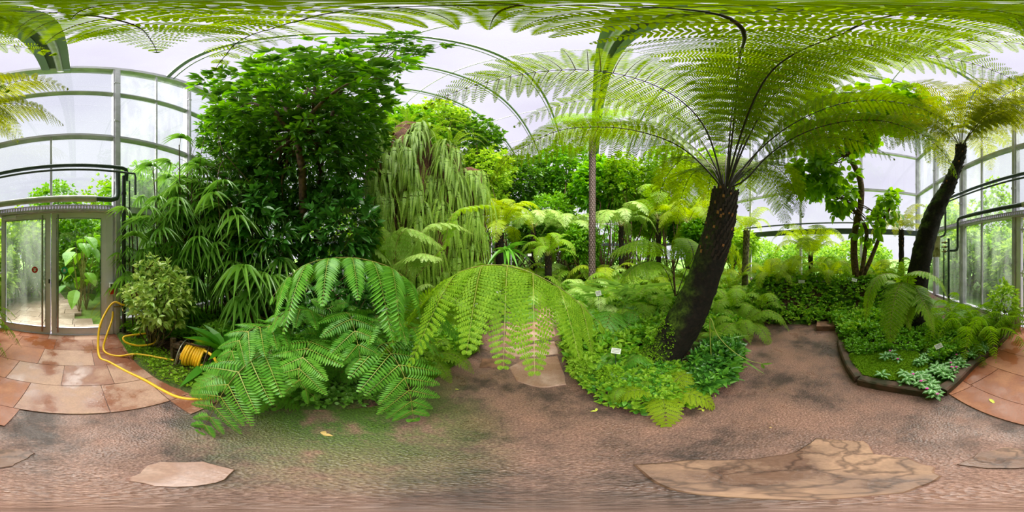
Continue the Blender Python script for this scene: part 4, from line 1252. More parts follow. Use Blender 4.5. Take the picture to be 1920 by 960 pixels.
# ================================================================== BIG FRONDS AT THE FRONT LEFT
FB = on_bed(800, 1.95)
t = empty('giant_fern', FB, 'giant fern whose two huge fronds arch over the bed and path', 'fern')
gi = [([(800, 655, 1.95), (785, 560, 1.80), (745, 510, 1.68), (690, 488, 1.58), (640, 483, 1.50), (590, 490, 1.44), (545, 515, 1.40), (508, 560, 1.38)], .60, 10, .62, .145, 0),
      ([(805, 655, 1.95), (815, 570, 1.72), (850, 518, 1.52), (905, 498, 1.38), (960, 500, 1.28), (1015, 520, 1.22), (1075, 558, 1.18), (1130, 612, 1.16)], .64, 10, .70, .19, 1)]
for cp, pl_, n_, hg, pnl, i in gi:
    mb = MB(); st = MB()
    frond(mb, [P(*q) for q in cp], n_, pl_, 25, pnl, (.021, .030)[i], .24, hg, .16, (T_LEAF, T_COMB)[i], .010, np.random.RandomState(90+i), stalk=st, lf=(.75, .38)[i], ribw=.0035, smin=.85, adapt=False, jit=.17,
          shape=lambda x: min(1, .75+x)*(1-x**3)**.8*1.0+.08)
    o = mb.build('frond', [M['bold'] if i == 0 else M['fern'], M['gstalk'], M['rib']], t, origin=FB)
    st.build('frond_stalk', [M['gstalk'], M['gstalk']], o, smooth=True, origin=FB)

# low broad ferns spilling onto the path
LB = on_bed(600, 1.55)
t = empty('low_fern', LB, 'broad glossy low fern spilling over the mossy path edge', 'fern')
low = [([(600, 700, 1.5), (560, 655, 1.35), (490, 665, 1.12), (425, 725, .92), (372, 812, .79)], .36, 13),
       ([(600, 700, 1.5), (545, 625, 1.45), (480, 615, 1.30), (440, 650, 1.2), (415, 700, 1.12)], .34, 12),
       ([(600, 700, 1.5), (590, 640, 1.30), (570, 665, 1.05), (560, 710, .92), (590, 745, .88)], .30, 12),
       ([(640, 700, 1.5), (690, 640, 1.32), (735, 665, 1.12), (765, 725, .95), (776, 788, .85)], .34, 12),
       ([(640, 700, 1.5), (670, 620, 1.45), (730, 600, 1.35), (790, 625, 1.3), (830, 665, 1.3)], .32, 11),
       ([(620, 690, 1.55), (600, 600, 1.5), (560, 580, 1.4), (520, 595, 1.35), (490, 630, 1.3)], .32, 11),
       ([(620, 690, 1.55), (640, 600, 1.5), (655, 590, 1.3), (670, 640, 1.1), (680, 700, 1.0)], .32, 11),
       ([(600, 700, 1.5), (530, 640, 1.3), (500, 680, 1.1), (500, 730, 1.0), (520, 765, .95)], .28, 11),
       ([(630, 700, 1.5), (620, 620, 1.6), (615, 575, 1.7), (640, 565, 1.8), (680, 580, 1.9)], .30, 11)]
for i, (cp, pl_, n_) in enumerate(low):
    mb = MB(); st = MB()
    frond(mb, [P(*q) for q in cp], n_, pl_, 15, .080, .0175, .20, .26, .40, T_LEAF, .006, np.random.RandomState(110+i), stalk=st, ribw=.004, smin=.9, adapt=False, jit=.12, lift=.03,
          shape=lambda x: min(1, .8+x)*(1-x**2)**.8+.12)
    o = mb.build('frond', [M['bold'], M['gstalk'], M['rib']], t, origin=LB)
    st.build('frond_stalk', [M['gstalk'], M['gstalk']], o, smooth=True, origin=LB)

# fern with four hanging fronds in front of the right tree fern
SB = on_bed(1700, 2.25)
t = empty('shield_fern', SB, 'fern with long drooping fronds at the foot of the curved trunk', 'fern')
for i, (cp, pl_) in enumerate([([(1700, 560, 2.25), (1685, 520, 2.15), (1655, 515, 2.0), (1632, 545, 1.9), (1622, 605, 1.85)], .17),
                               ([(1700, 560, 2.25), (1695, 530, 2.1), (1682, 545, 1.9), (1672, 590, 1.75), (1668, 645, 1.68)], .22),
                               ([(1700, 560, 2.25), (1705, 515, 2.15), (1735, 510, 2.0), (1765, 530, 1.95), (1780, 570, 1.95)], .17),
                               ([(1700, 560, 2.25), (1712, 535, 2.1), (1728, 560, 1.9), (1742, 590, 1.85), (1752, 625, 1.82)], .18),
                               ([(1700, 560, 2.25), (1715, 540, 2.2), (1700, 560, 2.0), (1700, 590, 1.9), (1708, 620, 1.86)], .15),
                               ([(1700, 560, 2.25), (1680, 530, 2.3), (1650, 530, 2.35), (1620, 560, 2.4)], .15)]):
    mb = MB(); st = MB()
    frond(mb, [P(*q) for q in cp], 26, pl_, 13, .038, .0145, .16, .3, .3, T_PIN, .006, np.random.RandomState(130+i), stalk=st, smin=.5)
    o = mb.build('frond', [M['fern'], M['gstalk'], M['rib']], t, origin=SB)
    st.build('frond_stalk', [M['gstalk'], M['gstalk']], o, smooth=True, origin=SB)
# dark-stalked fern left of the hero trunk
DB = on_bed(1266, 2.9)
t = empty('black_stalked_fern', DB, 'bright fern on arching black stalks left of the big trunk', 'fern')
for i, (cp, pl_) in enumerate([([(1266, 555, 2.9), (1258, 500, 2.85), (1240, 468, 2.75), (1205, 450, 2.6), (1165, 462, 2.5), (1140, 480, 2.45)], .55),
                               ([(1266, 555, 2.9), (1250, 510, 2.8), (1225, 490, 2.6), (1190, 500, 2.4), (1165, 530, 2.3)], .40),
                               ([(1268, 555, 2.9), (1285, 510, 3.0), (1300, 480, 3.1), (1290, 450, 3.3), (1270, 445, 3.5)], .45),
                               ([(1268, 555, 2.9), (1290, 530, 2.7), (1320, 515, 2.6), (1350, 520, 2.6)], .35)]):
    mb = MB(); st = MB()
    frond(mb, [P(*q) for q in cp], 18, pl_, 16, .07, .022, .40, .4, .3, T_PIN, .009, np.random.RandomState(140+i), stalk=st, smin=.8)
    o = mb.build('frond', [M['fern'], M['stalk'], M['rib']], t, origin=DB)
    st.build('frond_stalk', [M['stalk'], M['stalk']], o, smooth=True, origin=DB)
mb = MB(); tube(mb, catmull([P(1266, 555, 2.9), P(1264, 520, 2.88), P(1263, 492, 2.86)], 5), .018, 8); lathe(mb, P(1263, 494, 2.86), [(.02, 0), (.04, .03), (.03, .07), (0, .08)], 10)
o = mb.build('fiddlehead', [M['bark']], t, smooth=True, origin=DB); o['label'] = 'brown coiled fiddlehead on its stalk'
# pale arching fronds at the left of the middle
VB = on_bed(745, 3.0)
t = empty('silver_fern', VB, 'fern with pale silvery drooping fronds in front of the hanging ferns', 'fern')
for i, (cp, pl_) in enumerate([([(745, 520, 3.0), (730, 470, 2.95), (705, 425, 2.8), (665, 395, 2.7), (625, 380, 2.6), (600, 378, 2.6)], .38),
                               ([(745, 520, 3.0), (742, 465, 2.9), (760, 430, 2.8), (800, 440, 2.7), (830, 465, 2.6)], .40),
                               ([(760, 520, 3.0), (775, 470, 2.9), (800, 425, 2.9), (850, 420, 2.9), (890, 440, 2.9)], .38),
                               ([(780, 520, 3.0), (830, 460, 3.0), (850, 400, 3.1), (900, 385, 3.2), (955, 388, 3.3)], .26),
                               ([(760, 520, 3.0), (765, 490, 2.8), (790, 475, 2.6), (830, 485, 2.5)], .34),
                               ([(745, 520, 3.0), (720, 480, 2.9), (690, 450, 2.9), (660, 440, 2.9)], .34)]):
    mb = MB(); st = MB()
    frond(mb, [P(*q) for q in cp], 18, pl_, 14, .085, .018, .22, .45, .35, T_PIN, .008, np.random.RandomState(150+i), stalk=st, smin=.8)
    o = mb.build('frond', [M['pale'] if i != 3 else M['fern'], M['gstalk'], M['rib']], t, origin=VB)
    st.build('frond_stalk', [M['gstalk'], M['gstalk']], o, smooth=True, origin=VB)

# ================================================================== TREES AND SHRUBS
# large glossy tree on the left
tb = on_bed(566, 3.4)
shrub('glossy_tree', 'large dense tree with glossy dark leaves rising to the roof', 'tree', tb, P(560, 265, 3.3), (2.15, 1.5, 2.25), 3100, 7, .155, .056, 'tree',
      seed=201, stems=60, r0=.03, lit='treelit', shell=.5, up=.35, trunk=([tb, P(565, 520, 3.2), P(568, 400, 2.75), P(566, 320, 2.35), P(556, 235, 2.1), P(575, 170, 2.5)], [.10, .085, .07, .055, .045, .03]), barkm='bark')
tb = on_bed(578, 3.15)
shrub('glossy_tree', 'slim tree whose branch reaches out toward the arched roof ribs', 'tree', tb, P(690, 108, 1.6), (.75, .55, .35), 260, 6, .10, .04, 'tree', seed=202, stems=26, r0=.012,
      trunk=([tb, P(590, 480, 3.1), P(600, 330, 2.9), P(625, 210, 2.4), P(650, 150, 2.0), P(680, 112, 1.7)], [.05, .045, .04, .035, .025, .015]))
tb = on_bed(480, 3.2)
shrub('leafy_shrub', 'shrub with big rounded glossy leaves left of the tree trunk', 'shrub', tb, P(490, 420, 3.0), (.75, .75, 1.15), 330, 7, .17, .075, 'dark', seed=203, stems=20)
tb = on_bed(610, 2.9)
shrub('leafy_shrub', 'shrub with big dark glossy leaves right of the tree trunk', 'shrub', tb, P(630, 430, 2.8), (.75, .7, .85), 300, 7, .17, .075, 'dark', seed=204, stems=18)
tb = on_bed(430, 3.3)
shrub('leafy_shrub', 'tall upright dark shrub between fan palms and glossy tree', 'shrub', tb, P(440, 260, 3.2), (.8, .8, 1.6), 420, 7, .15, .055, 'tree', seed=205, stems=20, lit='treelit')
tb = on_bed(680, 3.2)
shrub('conifer_bush', 'yellow-green bush with small leaves under the hanging ferns', 'shrub', tb, P(690, 470, 3.1), (.42, .4, .55), 520, 6, .06, .03, 'bright', seed=206, stems=16)
tb = on_bed(640, 2.3)
shrub('leafy_shrub', 'low dark shrub under the arching giant frond', 'shrub', tb, P(640, 560, 2.25), (.7, .5, .40), 230, 6, .12, .05, 'dark', seed=207, stems=14)
mb = MB(); tb = on_bed(566, 2.6)
tube(mb, catmull([tb-ZV*.05, P(568, 600, 2.6), P(567, 540, 2.6), P(563, 470, 2.8)], 6), .045, 10)
tag(mb.build('trunk_stump', M['barkpale'], smooth=True, origin=tb), 'bare brown stem standing under the arching giant frond', 'stem')
mb = MB(); tb = on_bed(584, 2.7)
tube(mb, catmull([tb-ZV*.05, P(585, 600, 2.7), P(583, 550, 2.7), P(578, 480, 2.9)], 6), .04, 10)
tag(mb.build('trunk_stump', M['bark'], smooth=True, origin=tb), 'second bare stem beside the first under the giant frond', 'stem')

# spotted shrub by the door
tb = on_bed(285, 2.25)
shrub('spotted_laurel', 'bushy shrub with yellow-spotted leaves behind the hose', 'shrub', tb, P(304, 555, 2.2), (.48, .42, .52), 400, 5, .10, .042, 'aucuba', shell=.15, seed=208, stems=40, r0=.011, barkm='barkpale', spread=1.2)
tb = on_bed(1886, 2.75)
shrub('leafy_shrub', 'small pale-leaved shrub at the edge of the door frame', 'shrub', tb, P(1884, 560, 2.7), (.24, .22, .26), 90, 5, .10, .042, 'bright', seed=209, stems=12, r0=.008, barkm='barkpale')
tb = on_bed(1917, 2.62)
# round-leaved tree behind the bank
tb = on_bed(1606, 4.2)
def forktree():
    rs = np.random.RandomState(77)
    b = on_bed(1612, 4.2)
    t = empty('round_leaved_tree', b, 'forked tree with large round leaves behind the leafy bank', 'tree')
    s = MB()
    main = catmull([b-ZV*.05, P(1603, 500, 4.2), P(1602, 440, 4.2), P(1614, 380, 4.1), P(1612, 335, 4.0), P(1590, 290, 3.9)], 6)
    tube(s, main, np.linspace(.10, .07, len(main)), 12, 0, True, .06, rs)
    lm = [catmull([b, P(1622, 470, 4.1), P(1624, 430, 4.1), P(1605, 400, 4.1), P(1580, 375, 4.1)], 6), catmull([b, P(1635, 480, 4.2), P(1650, 440, 4.2), P(1655, 415, 4.2), P(1672, 385, 4.2)], 6)]
    for q in lm: tube(s, q, np.linspace(.065, .03, len(q)), 10, 0, True, .06, rs)
    f = MB(); tips = []
    for cen, rad, n in ((P(1585, 235, 3.7), (1.65, 1.2, 1.0), 480), (P(1530, 335, 3.9), (1.2, .7, .42), 190), (P(1575, 375, 4.0), (.45, .4, .45), 40), (P(1680, 205, 3.6), (.85, .8, .8), 200), (P(1668, 385, 4.2), (.4, .35, .4), 34), (P(1630, 420, 4.0), (.5, .3, .4), 26)):
        pts, dr = blob_points(cen, rad, n, rs, .35)
        clusters(f, pts, dr+ZV*-.1, 4, .18, .155, T_ROUND, rs, 0, 1.1, .25, .05)
        bb = main[-1] if cen[2] > 3 else (lm[0][-1] if n in (40, 26) else lm[1][-1] if n == 34 else main[-1])
        branchwork(s, bb, pts[rs.choice(len(pts), 9, False)], .022, rs)
    f.build('foliage', [M['round']], t, origin=b); s.build('trunk', [M['bark']], t, smooth=True, origin=b)
forktree()

# dense background trees and shrubs
bgs = [  # px, r, center py, rx, rz, label, material, leaf L, W, n
    (1135, 8.6, 345, 1.7, 1.7, 'bright broad-leaved tree behind the scaly palm trunk', 'treelit', .28, .12, 420),
    (1060, 10.5, 330, 1.9, 2.6, 'distant tree at the end of the path', 'cover', .28, .11, 420),
    (960, 9.5, 345, 2.2, 2.0, 'tall distant tree behind the pale umbrella fern', 'tree', .26, .10, 520),
    (860, 8.0, 285, 2.2, 2.6, 'distant tree behind the wall of hanging ferns', 'tree', .24, .10, 520),
    (750, 6.6, 270, 1.6, 2.6, 'tall tree behind the wall of hanging ferns', 'cover', .22, .09, 480),
    (1215, 9.5, 400, 1.7, 1.2, 'low distant shrub behind the grassy plant', 'bright', .26, .11, 300),
    (1290, 9.0, 430, 1.6, 1.0, 'distant shrub left of the tree fern trunk', 'cover', .24, .1, 300),
    (1000, 7.6, 440, 1.0, .9, 'dark shrub beside the far bend of the path', 'tree', .18, .07, 260),
    (1090, 6.4, 455, .8, .75, 'shrub right of the far end of the path', 'cover', .16, .065, 300),
    (1380, 7.5, 460, 1.2, .7, 'low shrub behind the small tree fern', 'bright', .2, .08, 220),
    (1010, 5.2, 490, .7, .42, 'low leafy shrub on the right edge of the path', 'cover', .12, .05, 0),
]
for i, (px, r, py, rx, rz, lab, mt, L_, W_, n) in enumerate(bgs):
    if n == 0: continue
    b = on_bed(px, r)
    shrub('background_tree' if rz > 1.5 else 'background_shrub', lab, 'tree' if rz > 1.5 else 'shrub', b, P(px, py, r), (rx, rx*.8, rz), int(n*2.4), 6, L_*1.15, W_*1.25, mt, seed=300+i, stems=12, r0=.035)

for i, (n, u) in enumerate([(-15.5, -5), (-15.8, -1.5), (-15.5, 2), (-15.8, 5.5), (-15.5, 9), (-12, 13.5), (-8, 13.8), (-4, 13.5), (0, 13.8)]):
    b = W(n, u, -.08)
    shrub('outdoor_tree', 'dense tree outside the far glass walls behind the planting', 'tree', b, b+ZV*2.9, (2.5, 2.5, 3.2), 800, 6, .36, .17, ['outside', 'cover', 'fern'][i % 3], seed=350+i, stems=8, r0=.06, group='trees outside the far walls')
for i, (px, r, py, rx, rz, lab, mt) in enumerate([
    (905, 7.2, 330, 1.3, 1.6, 'green tree between the root columns and shaggy trunk', 'bright'),
    (1035, 8.6, 400, 1.2, 1.1, 'dark shrub closing the view down the path', 'cover'),
    (1180, 7.6, 340, 1.3, 1.5, 'tree behind the tall grassy plant', 'fern'),
    (1255, 7.4, 330, 1.4, 1.5, 'yellowish tree left of the weeping conifer', 'bright'),
    (1340, 8.6, 330, 1.5, 1.6, 'tree seen through the stalks of the big tree fern', 'fern'),
    (1320, 5.6, 450, .9, .6, 'low bush at the left of the big trunk halfway back', 'cover'),
    (820, 6.8, 230, 1.5, 1.3, 'tree crown rising above the hanging ferns', 'bright')]):
    b = on_bed(px, r)
    shrub('background_tree' if rz > 1.4 else 'background_shrub', lab, 'tree' if rz > 1.4 else 'shrub', b, P(px, py, r), (rx, rx*.8, rz), 800, 6, .20, .08, mt, seed=380+i, stems=12, r0=.03)

# ------------------------------------------------------------------ lady palms
def fan_mesh(i, rs, m):
    n = 9+i; f = MB()
    tube(f, catmull([(0, 0, 0), (.16, 0, .10), (.30, 0, .12)], 4), .005, 5, 1)
    a = np.linspace(-1.7, 1.7, n)+rs.uniform(-.05, .05, n)
    O = np.repeat([[.30, 0, .12]], n, 0)
    D = np.stack([np.cos(a)*.9+.1, np.sin(a), np.full(n, .12)+.15*np.cos(a)], 1)
    place(f, T_STRAP, O, D, np.cross(D, (0, 0, 1.0)), .40*(.75+.25*np.cos(a*.7)), .048, 0, .28+.12*i)
    me = f.build('fan_leaf', [M[m], M['gstalk']]); C.objects.unlink(me); d = me.data; bpy.data.objects.remove(me); return d
FAN = [fan_mesh(i, np.random.RandomState(i), 'palm') for i in range(3)]
FAND = [fan_mesh(1, np.random.RandomState(9), 'dry')]
def lady_palm(px, r, ztop, label, nst, seed, spread=.35, leaf=1.0, zlow=.6, dead=1):
    rs = np.random.RandomState(seed)
    b = on_bed(px, r)
    t = empty('lady_palm', b, label, 'palm')
    for s in range(nst):
        a = rs.uniform(0, 6.28); rr = rs.uniform(0, spread)
        foot = np.array((math.cos(a), math.sin(a), 0))*rr*.6
        hgt = (ztop-b[2])*rs.uniform(.45, 1.0)
        top = foot*1.0+np.array((math.cos(a)*spread*.8*rs.rand(), math.sin(a)*spread*.8*rs.rand(), hgt))
        m = MB(); cc = catmull([foot, foot+(top-foot)*.5+rs.normal(size=3)*.03, top], 5); tube(m, cc, np.linspace(.014, .010, len(cc)), 6)
        cane = m.build('cane', M['cane'], t, smooth=True)
        nl = 7
        for j in range(nl):
            z = 1-j*.075-rs.rand()*.03
            kk = max(0, min(len(cc)-1, int(z*(len(cc)-1))))
            inst(FAN[rs.randint(3)], t, 'fan_leaf', tuple(foot+(top-foot)*z), (rs.uniform(-.2, .2), rs.uniform(-.45, .5)+(.35 if j > 3 else 0), a+j*2.4+rs.uniform(-.4, .4)), leaf*rs.uniform(.8, 1.15))
        if dead and s % 3 == 0:
            fl = inst(FAND[0], t, 'fan_leaf', tuple(foot+(top-foot)*.62), (0, 1.2, rs.uniform(0, 6.28)), leaf*.8); fl['label'] = 'brown withered fan leaf'
lady_palm(262, 2.80, 2.3, 'lowest lady palm against the glass next to the downpipe', 4, 401, .22, .62)
lady_palm(300, 2.98, 3.5, 'lady palm against the streaked panes above the spotted shrub', 7, 402, .3, .75)
lady_palm(345, 3.15, 4.0, 'tallest lady palm with bright leaves high on the glass', 8, 403, .4, .85)
lady_palm(395, 3.1, 3.7, 'lady palm with long drooping leaf strips and brown tips', 8, 404, .45, .95)
lady_palm(450, 2.9, 2.7, 'lady palm in front of the dark canes beside the glossy tree', 7, 405, .4, .9)
lady_palm(500, 2.75, 1.8, 'short lady palm low beneath the glossy tree', 6, 406, .4)
lady_palm(360, 2.85, 2.1, 'lady palm rising just behind the strap-leaved plant', 5, 407, .3, .75)
lady_palm(420, 3.3, 3.0, 'lady palm deep in the shade behind the other palms', 9, 408, .5)

# strap leaved plant by the reel
b = on_bed(430, 1.88)
t = empty('cast_iron_plant', b, 'clump of broad dark strap leaves right of the hose reel', 'plant')
rs = np.random.RandomState(12)
lm = MB(); place(lm, tpl_leaf([.10, .16, .55, .95, 1.0, .7, .03], .25, .45), [(0, 0, 0)], [(1, 0, .0)], [(0, 1, 0)], 1.0, .20)
o = lm.build('leaf', M['strap']); C.objects.unlink(o); LD = o.data; bpy.data.objects.remove(o)
for i in range(30):
    a = i*2.4+rs.uniform(-.2, .2); el = rs.uniform(.25, 1.25)
    inst(LD, t, 'leaf', (.03*math.cos(a), .03*math.sin(a), 0), (rs.uniform(-.2, .2), -el, a), rs.uniform(.44, .64))

# ------------------------------------------------------------------ hanging sword ferns on a root wall
b = on_bed(800, 4.6)
mb = MB(); rs = np.random.RandomState(31)
cs = []
for px, r, w0, zt in ((715, 4.4, .5, 5.4), (770, 4.5, .6, 5.8), (830, 4.7, .6, 5.0), (880, 4.9, .5, 4.2)):
    t = None
    m = MB(); bb = on_bed(px, r); pts = catmull([bb-ZV*.05, bb+ZV*1.2, bb+ZV*(zt-.6), bb+ZV*zt], 5)
    tube(m, pts, np.interp(np.linspace(0, 1, len(pts)), [0, .5, .9, 1], [w0*.75, w0*.9, w0*.7, w0*.2]), 16, 0, True, .2, rs)
    for q in range(60):
        a = rs.uniform(0, 6.28); z = rs.uniform(.6, zt-.2); p = bb+np.array((math.cos(a)*w0*.95, math.sin(a)*w0*.95, z))
        tube(m, [p, p-ZV*.3+rs.normal(size=3)*.02, p-ZV*rs.uniform(.5, .9)], .012, 4, 0, False)
    cs.append((px, r, w0, zt))
    lab = {715: 'root-covered column nearest the glossy tree', 770: 'tallest root-covered column hung with sword ferns', 830: 'root-covered column with reddish hanging roots', 880: 'lowest root-covered column nearest the path'}[px]
    tag(m.build('root_mass', M['root'], smooth=True, origin=bb), lab, 'root column')
src = SRC['frond_hang']; src2 = SRC['frond_sword']
for i in range(160):
    ci = cs[i % 4]; f = (i//4)/39.0
    z = ci[3]*(.98-.84*f)+rs.uniform(-.1, .1)
    px = ci[0]+rs.uniform(-26, 26); r = ci[1]-ci[2]*.85*math.cos((px-ci[0])/30.0)
    loc = Q(px, r, max(z, .45))
    t = empty('sword_fern', loc, 'sword fern hanging among many from the root columns', 'fern', 'sword ferns hanging from the root columns')
    face = math.atan2(-loc[1], -loc[0])
    for j in range(13):
        a = face+rs.uniform(-1.3, 1.3)
        inst(src[rs.randint(3)], t, 'frond', (rs.uniform(-.05, .05), rs.uniform(-.05, .05), 0), (rs.uniform(-.1, .1), rs.uniform(-.25, .1), a), rs.uniform(.55, .95))
for i, (px, z) in enumerate([(765, 5.9), (800, 5.5), (845, 5.0), (720, 5.4)]):
    fern(px, 4.3, 1.0, 'sword', 14, 'sword fern on top of the root columns, ' + ['above the tallest', 'between the two highest', 'above the reddish roots', 'nearest the glossy tree'][i], z=z-.2, name='sword_fern')

# ------------------------------------------------------------------ tree ferns in the middle distance
def tf(px, r, ztop, label, kind, L, nf, rad=.10, lean=0, **kw):
    b = on_bed(px+lean, r)
    top = Q(px, r, ztop)
    return tree_fern('tree_fern', label, b, [b-ZV*.05, b+(top-b)*.5+ZV*.02, top], [rad*1.15, rad, rad*.95], None, kind, L, nf, stubs=50, seed=int(px), **kw)
tf(937, 5.2, 2.25, 'tree fern with shaggy brown trunk left of the path', 'softgold', 1.35, 15, .14, up=[0, 1, 0, 2])
tf(1000, 6.5, 2.6, 'pale tree fern standing behind the shaggy trunk', 'softpale', 1.5, 12, .09, up=[1, 1, 2])
tf(1068, 7.0, 2.55, 'pale umbrella-shaped tree fern left of the scaly trunk', 'softpale', 1.5, 13, .07, up=[1, 2, 1])
tf(1028, 5.6, 1.5, 'low tree fern at the bend of the path', 'soft', 1.1, 12, .12, up=[0, 1, 2])
tf(1400, 5.1, 2.30, 'small tree fern with sparse fronds right of the big trunk', 'softgold', .95, 9, .10, up=[0, 1, 1], lean=-4, trunkm='barkpale')
tf(1165, 6.0, 2.6, 'pale tree fern behind the grassy plant', 'softpale', 1.4, 12, .09, up=[1, 2, 1])
tf(1235, 6.2, 2.9, 'light green tree fern above the black-stalked fern', 'soft', 1.5, 13, .09, up=[1, 2, 1, 0])
tf(1290, 5.2, 2.55, 'yellowish tree fern just left of the big trunk', 'softgold', 1.3, 11, .08, up=[1, 2])
tf(1690, 5.0, 2.3, 'small dark tree fern behind the curved trunk', 'softolive', 1.0, 10, .08, up=[1, 2, 0])
tf(1520, 4.7, 1.45, 'feathery upright fern in the middle of the leafy bank', 'softgold', 1.15, 12, .06, up=[0, 0, 1])
tf(880, 6.4, 3.0, 'light green tree fern behind the root columns', 'softgold', 1.6, 13, .12, up=[1, 1, 0])
tf(1110, 5.4, 5.3, 'tall slender tree fern with diamond-scarred trunk', 'soft', 1.5, 12, .0, up=[1, 1, 0]) if False else None

# scaly slender trunk
b = on_bed(1110, 5.3); t = empty('scaly_palm', b, 'tall slender trunk with diamond leaf scars standing in the middle', 'palm')
m = MB(); top = Q(1111, 5.3, 6.2)
tube(m, [b-ZV*.05, b*.5+top*.5, top], .105, 14)
m.build('trunk', M['cane'], t, smooth=True, origin=b)
m = MB(); 
for row in range(75):
    z = b[2]+.1+row*.078
    for j in range(8):
        a = (j+.5*(row % 2))*math.pi/4
        o = np.array((math.cos(a), math.sin(a), 0)); s = np.array((-math.sin(a), math.cos(a), 0))
        p = np.array((b[0]+(top[0]-b[0])*(z-b[2])/(top[2]-b[2]), b[1]+(top[1]-b[1])*(z-b[2])/(top[2]-b[2]), z))
        V = [p+o*.104+ZV*.062, p+o*.112+s*.035, p+o*.124-ZV*.05, p+o*.112-s*.035]
        m.add(V, [(0, 1, 2, 3)])
m.build('leaf_scars', M['insul'] if False else solid('grey_brown_scale', (.16, .11, .10), .8, noise=.4, nscale=30), t, origin=b)
for i in range(11):
    inst(SRC['frond_soft'][[1, 0, 1, 2][i % 4]], t, 'frond', tuple(top-b-ZV*.05), (0, 0, i*.571), 1.6)

# conifer-like drooping plant
b = on_bed(1320, 6.2); t = empty('weeping_conifer', b, 'weeping yellow-green conifer with reddish trunk behind the big trunk', 'tree')
rs = np.random.RandomState(41); m = MB(); top = Q(1320, 6.2, 4.0)
tube(m, catmull([b-ZV*.05, b*.5+top*.5, top], 5), [.09]*5+[.08]*5+[.05], 8); m.build('trunk', solid('reddish_bark', (.26, .09, .04), .8, noise=.6, nscale=15, bump=.4), t, smooth=True, origin=b)
f = MB(); O = []; D = []
for i in range(150):
    a = rs.uniform(0, 6.28); z = rs.uniform(1.7, 3.9); L_ = (4.2-z)*.45+.25
    d = np.array((math.cos(a), math.sin(a), 0)); p0 = np.array((top[0], top[1], z))
    cc = catmull([p0, p0+d*L_*.6+ZV*.05, p0+d*L_-ZV*.15, p0+d*L_*1.1-ZV*rs.uniform(.5, .9)], 7)
    O.append(cc[4:]); D.append(np.gradient(cc, axis=0)[4:])
O = np.vstack(O); D = np.vstack(D)
clusters(f, O, D, 7, .10, .022, T_SMALL, rs, 0, .55, .2, .03)
f.build('foliage', [M['gold']], t, origin=b)

# grassy and bird's nest plants
def blades(px, r, label, n, L, Wd, matn, seed, name='grassy_plant', cat='plant', z=None, el=(.5, 1.4)):
    rs = np.random.RandomState(seed); b = on_bed(px, r) if z is None else Q(px, r, z)
    m = MB(); a = rs.uniform(0, 6.28, n); e = rs.uniform(el[0], el[1], n)
    D = np.stack([np.cos(a)*np.cos(e), np.sin(a)*np.cos(e), np.sin(e)], 1); S = np.stack([-np.sin(a), np.cos(a), 0*a], 1)
    O = b+np.stack([np.cos(a), np.sin(a), 0*a], 1)*rs.rand(n, 1)*.12
    place(m, T_BLADE, O, D, S, L*rs.uniform(.6, 1.1, n), Wd, 0, .25)
    return tag(m.build(name, M[matn], origin=b), label, cat)
blades(1140, 3.9, 'grassy plant with long arching leaves at the foot of the scaly trunk', 110, 1.15, .030, 'grass', 501)
blades(1185, 4.2, 'tall grassy plant right of the scaly trunk', 120, 1.5, .032, 'grass', 502)
blades(1115, 4.6, 'short yellow-tipped grassy tuft beside the scaly trunk', 60, .9, .03, 'gold', 503)
blades(1225, 3.8, 'grassy plant behind the black-stalked fern', 90, 1.2, .03, 'grass', 504)
blades(750, 2.9, 'grassy tuft below the hanging sword ferns', 70, .8, .018, 'grass', 505)
blades(805, 3.2, 'fine grassy clump left of the bird nest fern', 120, .75, .014, 'grass', 506)
blades(860, 3.4, 'fine grassy clump below the root columns', 120, .75, .014, 'sword', 507)
blades(948, 4.35, 'bird nest fern with wavy strap leaves on the shaggy trunk', 20, .62, .11, 'bold', 508, 'birds_nest_fern', 'fern', z=1.60, el=(-.1, 1.3))
blades(925, 4.2, 'smaller bird nest fern under the wavy one', 14, .5, .09, 'sword', 509, 'birds_nest_fern', 'fern', z=1.15, el=(-.3, 1.2))
for i, (px, r, z) in enumerate([(1290, 1.95, .35), (1238, 2.4, .3), (1205, 2.6, .3)]):
    m = MB()
blades(1225, 2.45, 'upright plant with hanging oval leaves before the black stalks', 22, .62, .075, 'palm', 510, el=(.7, 1.5))
blades(1338, 2.05, 'thin-stemmed leafy plant just right of the big trunk', 14, .45, .06, 'palm', 511, el=(.6, 1.5))

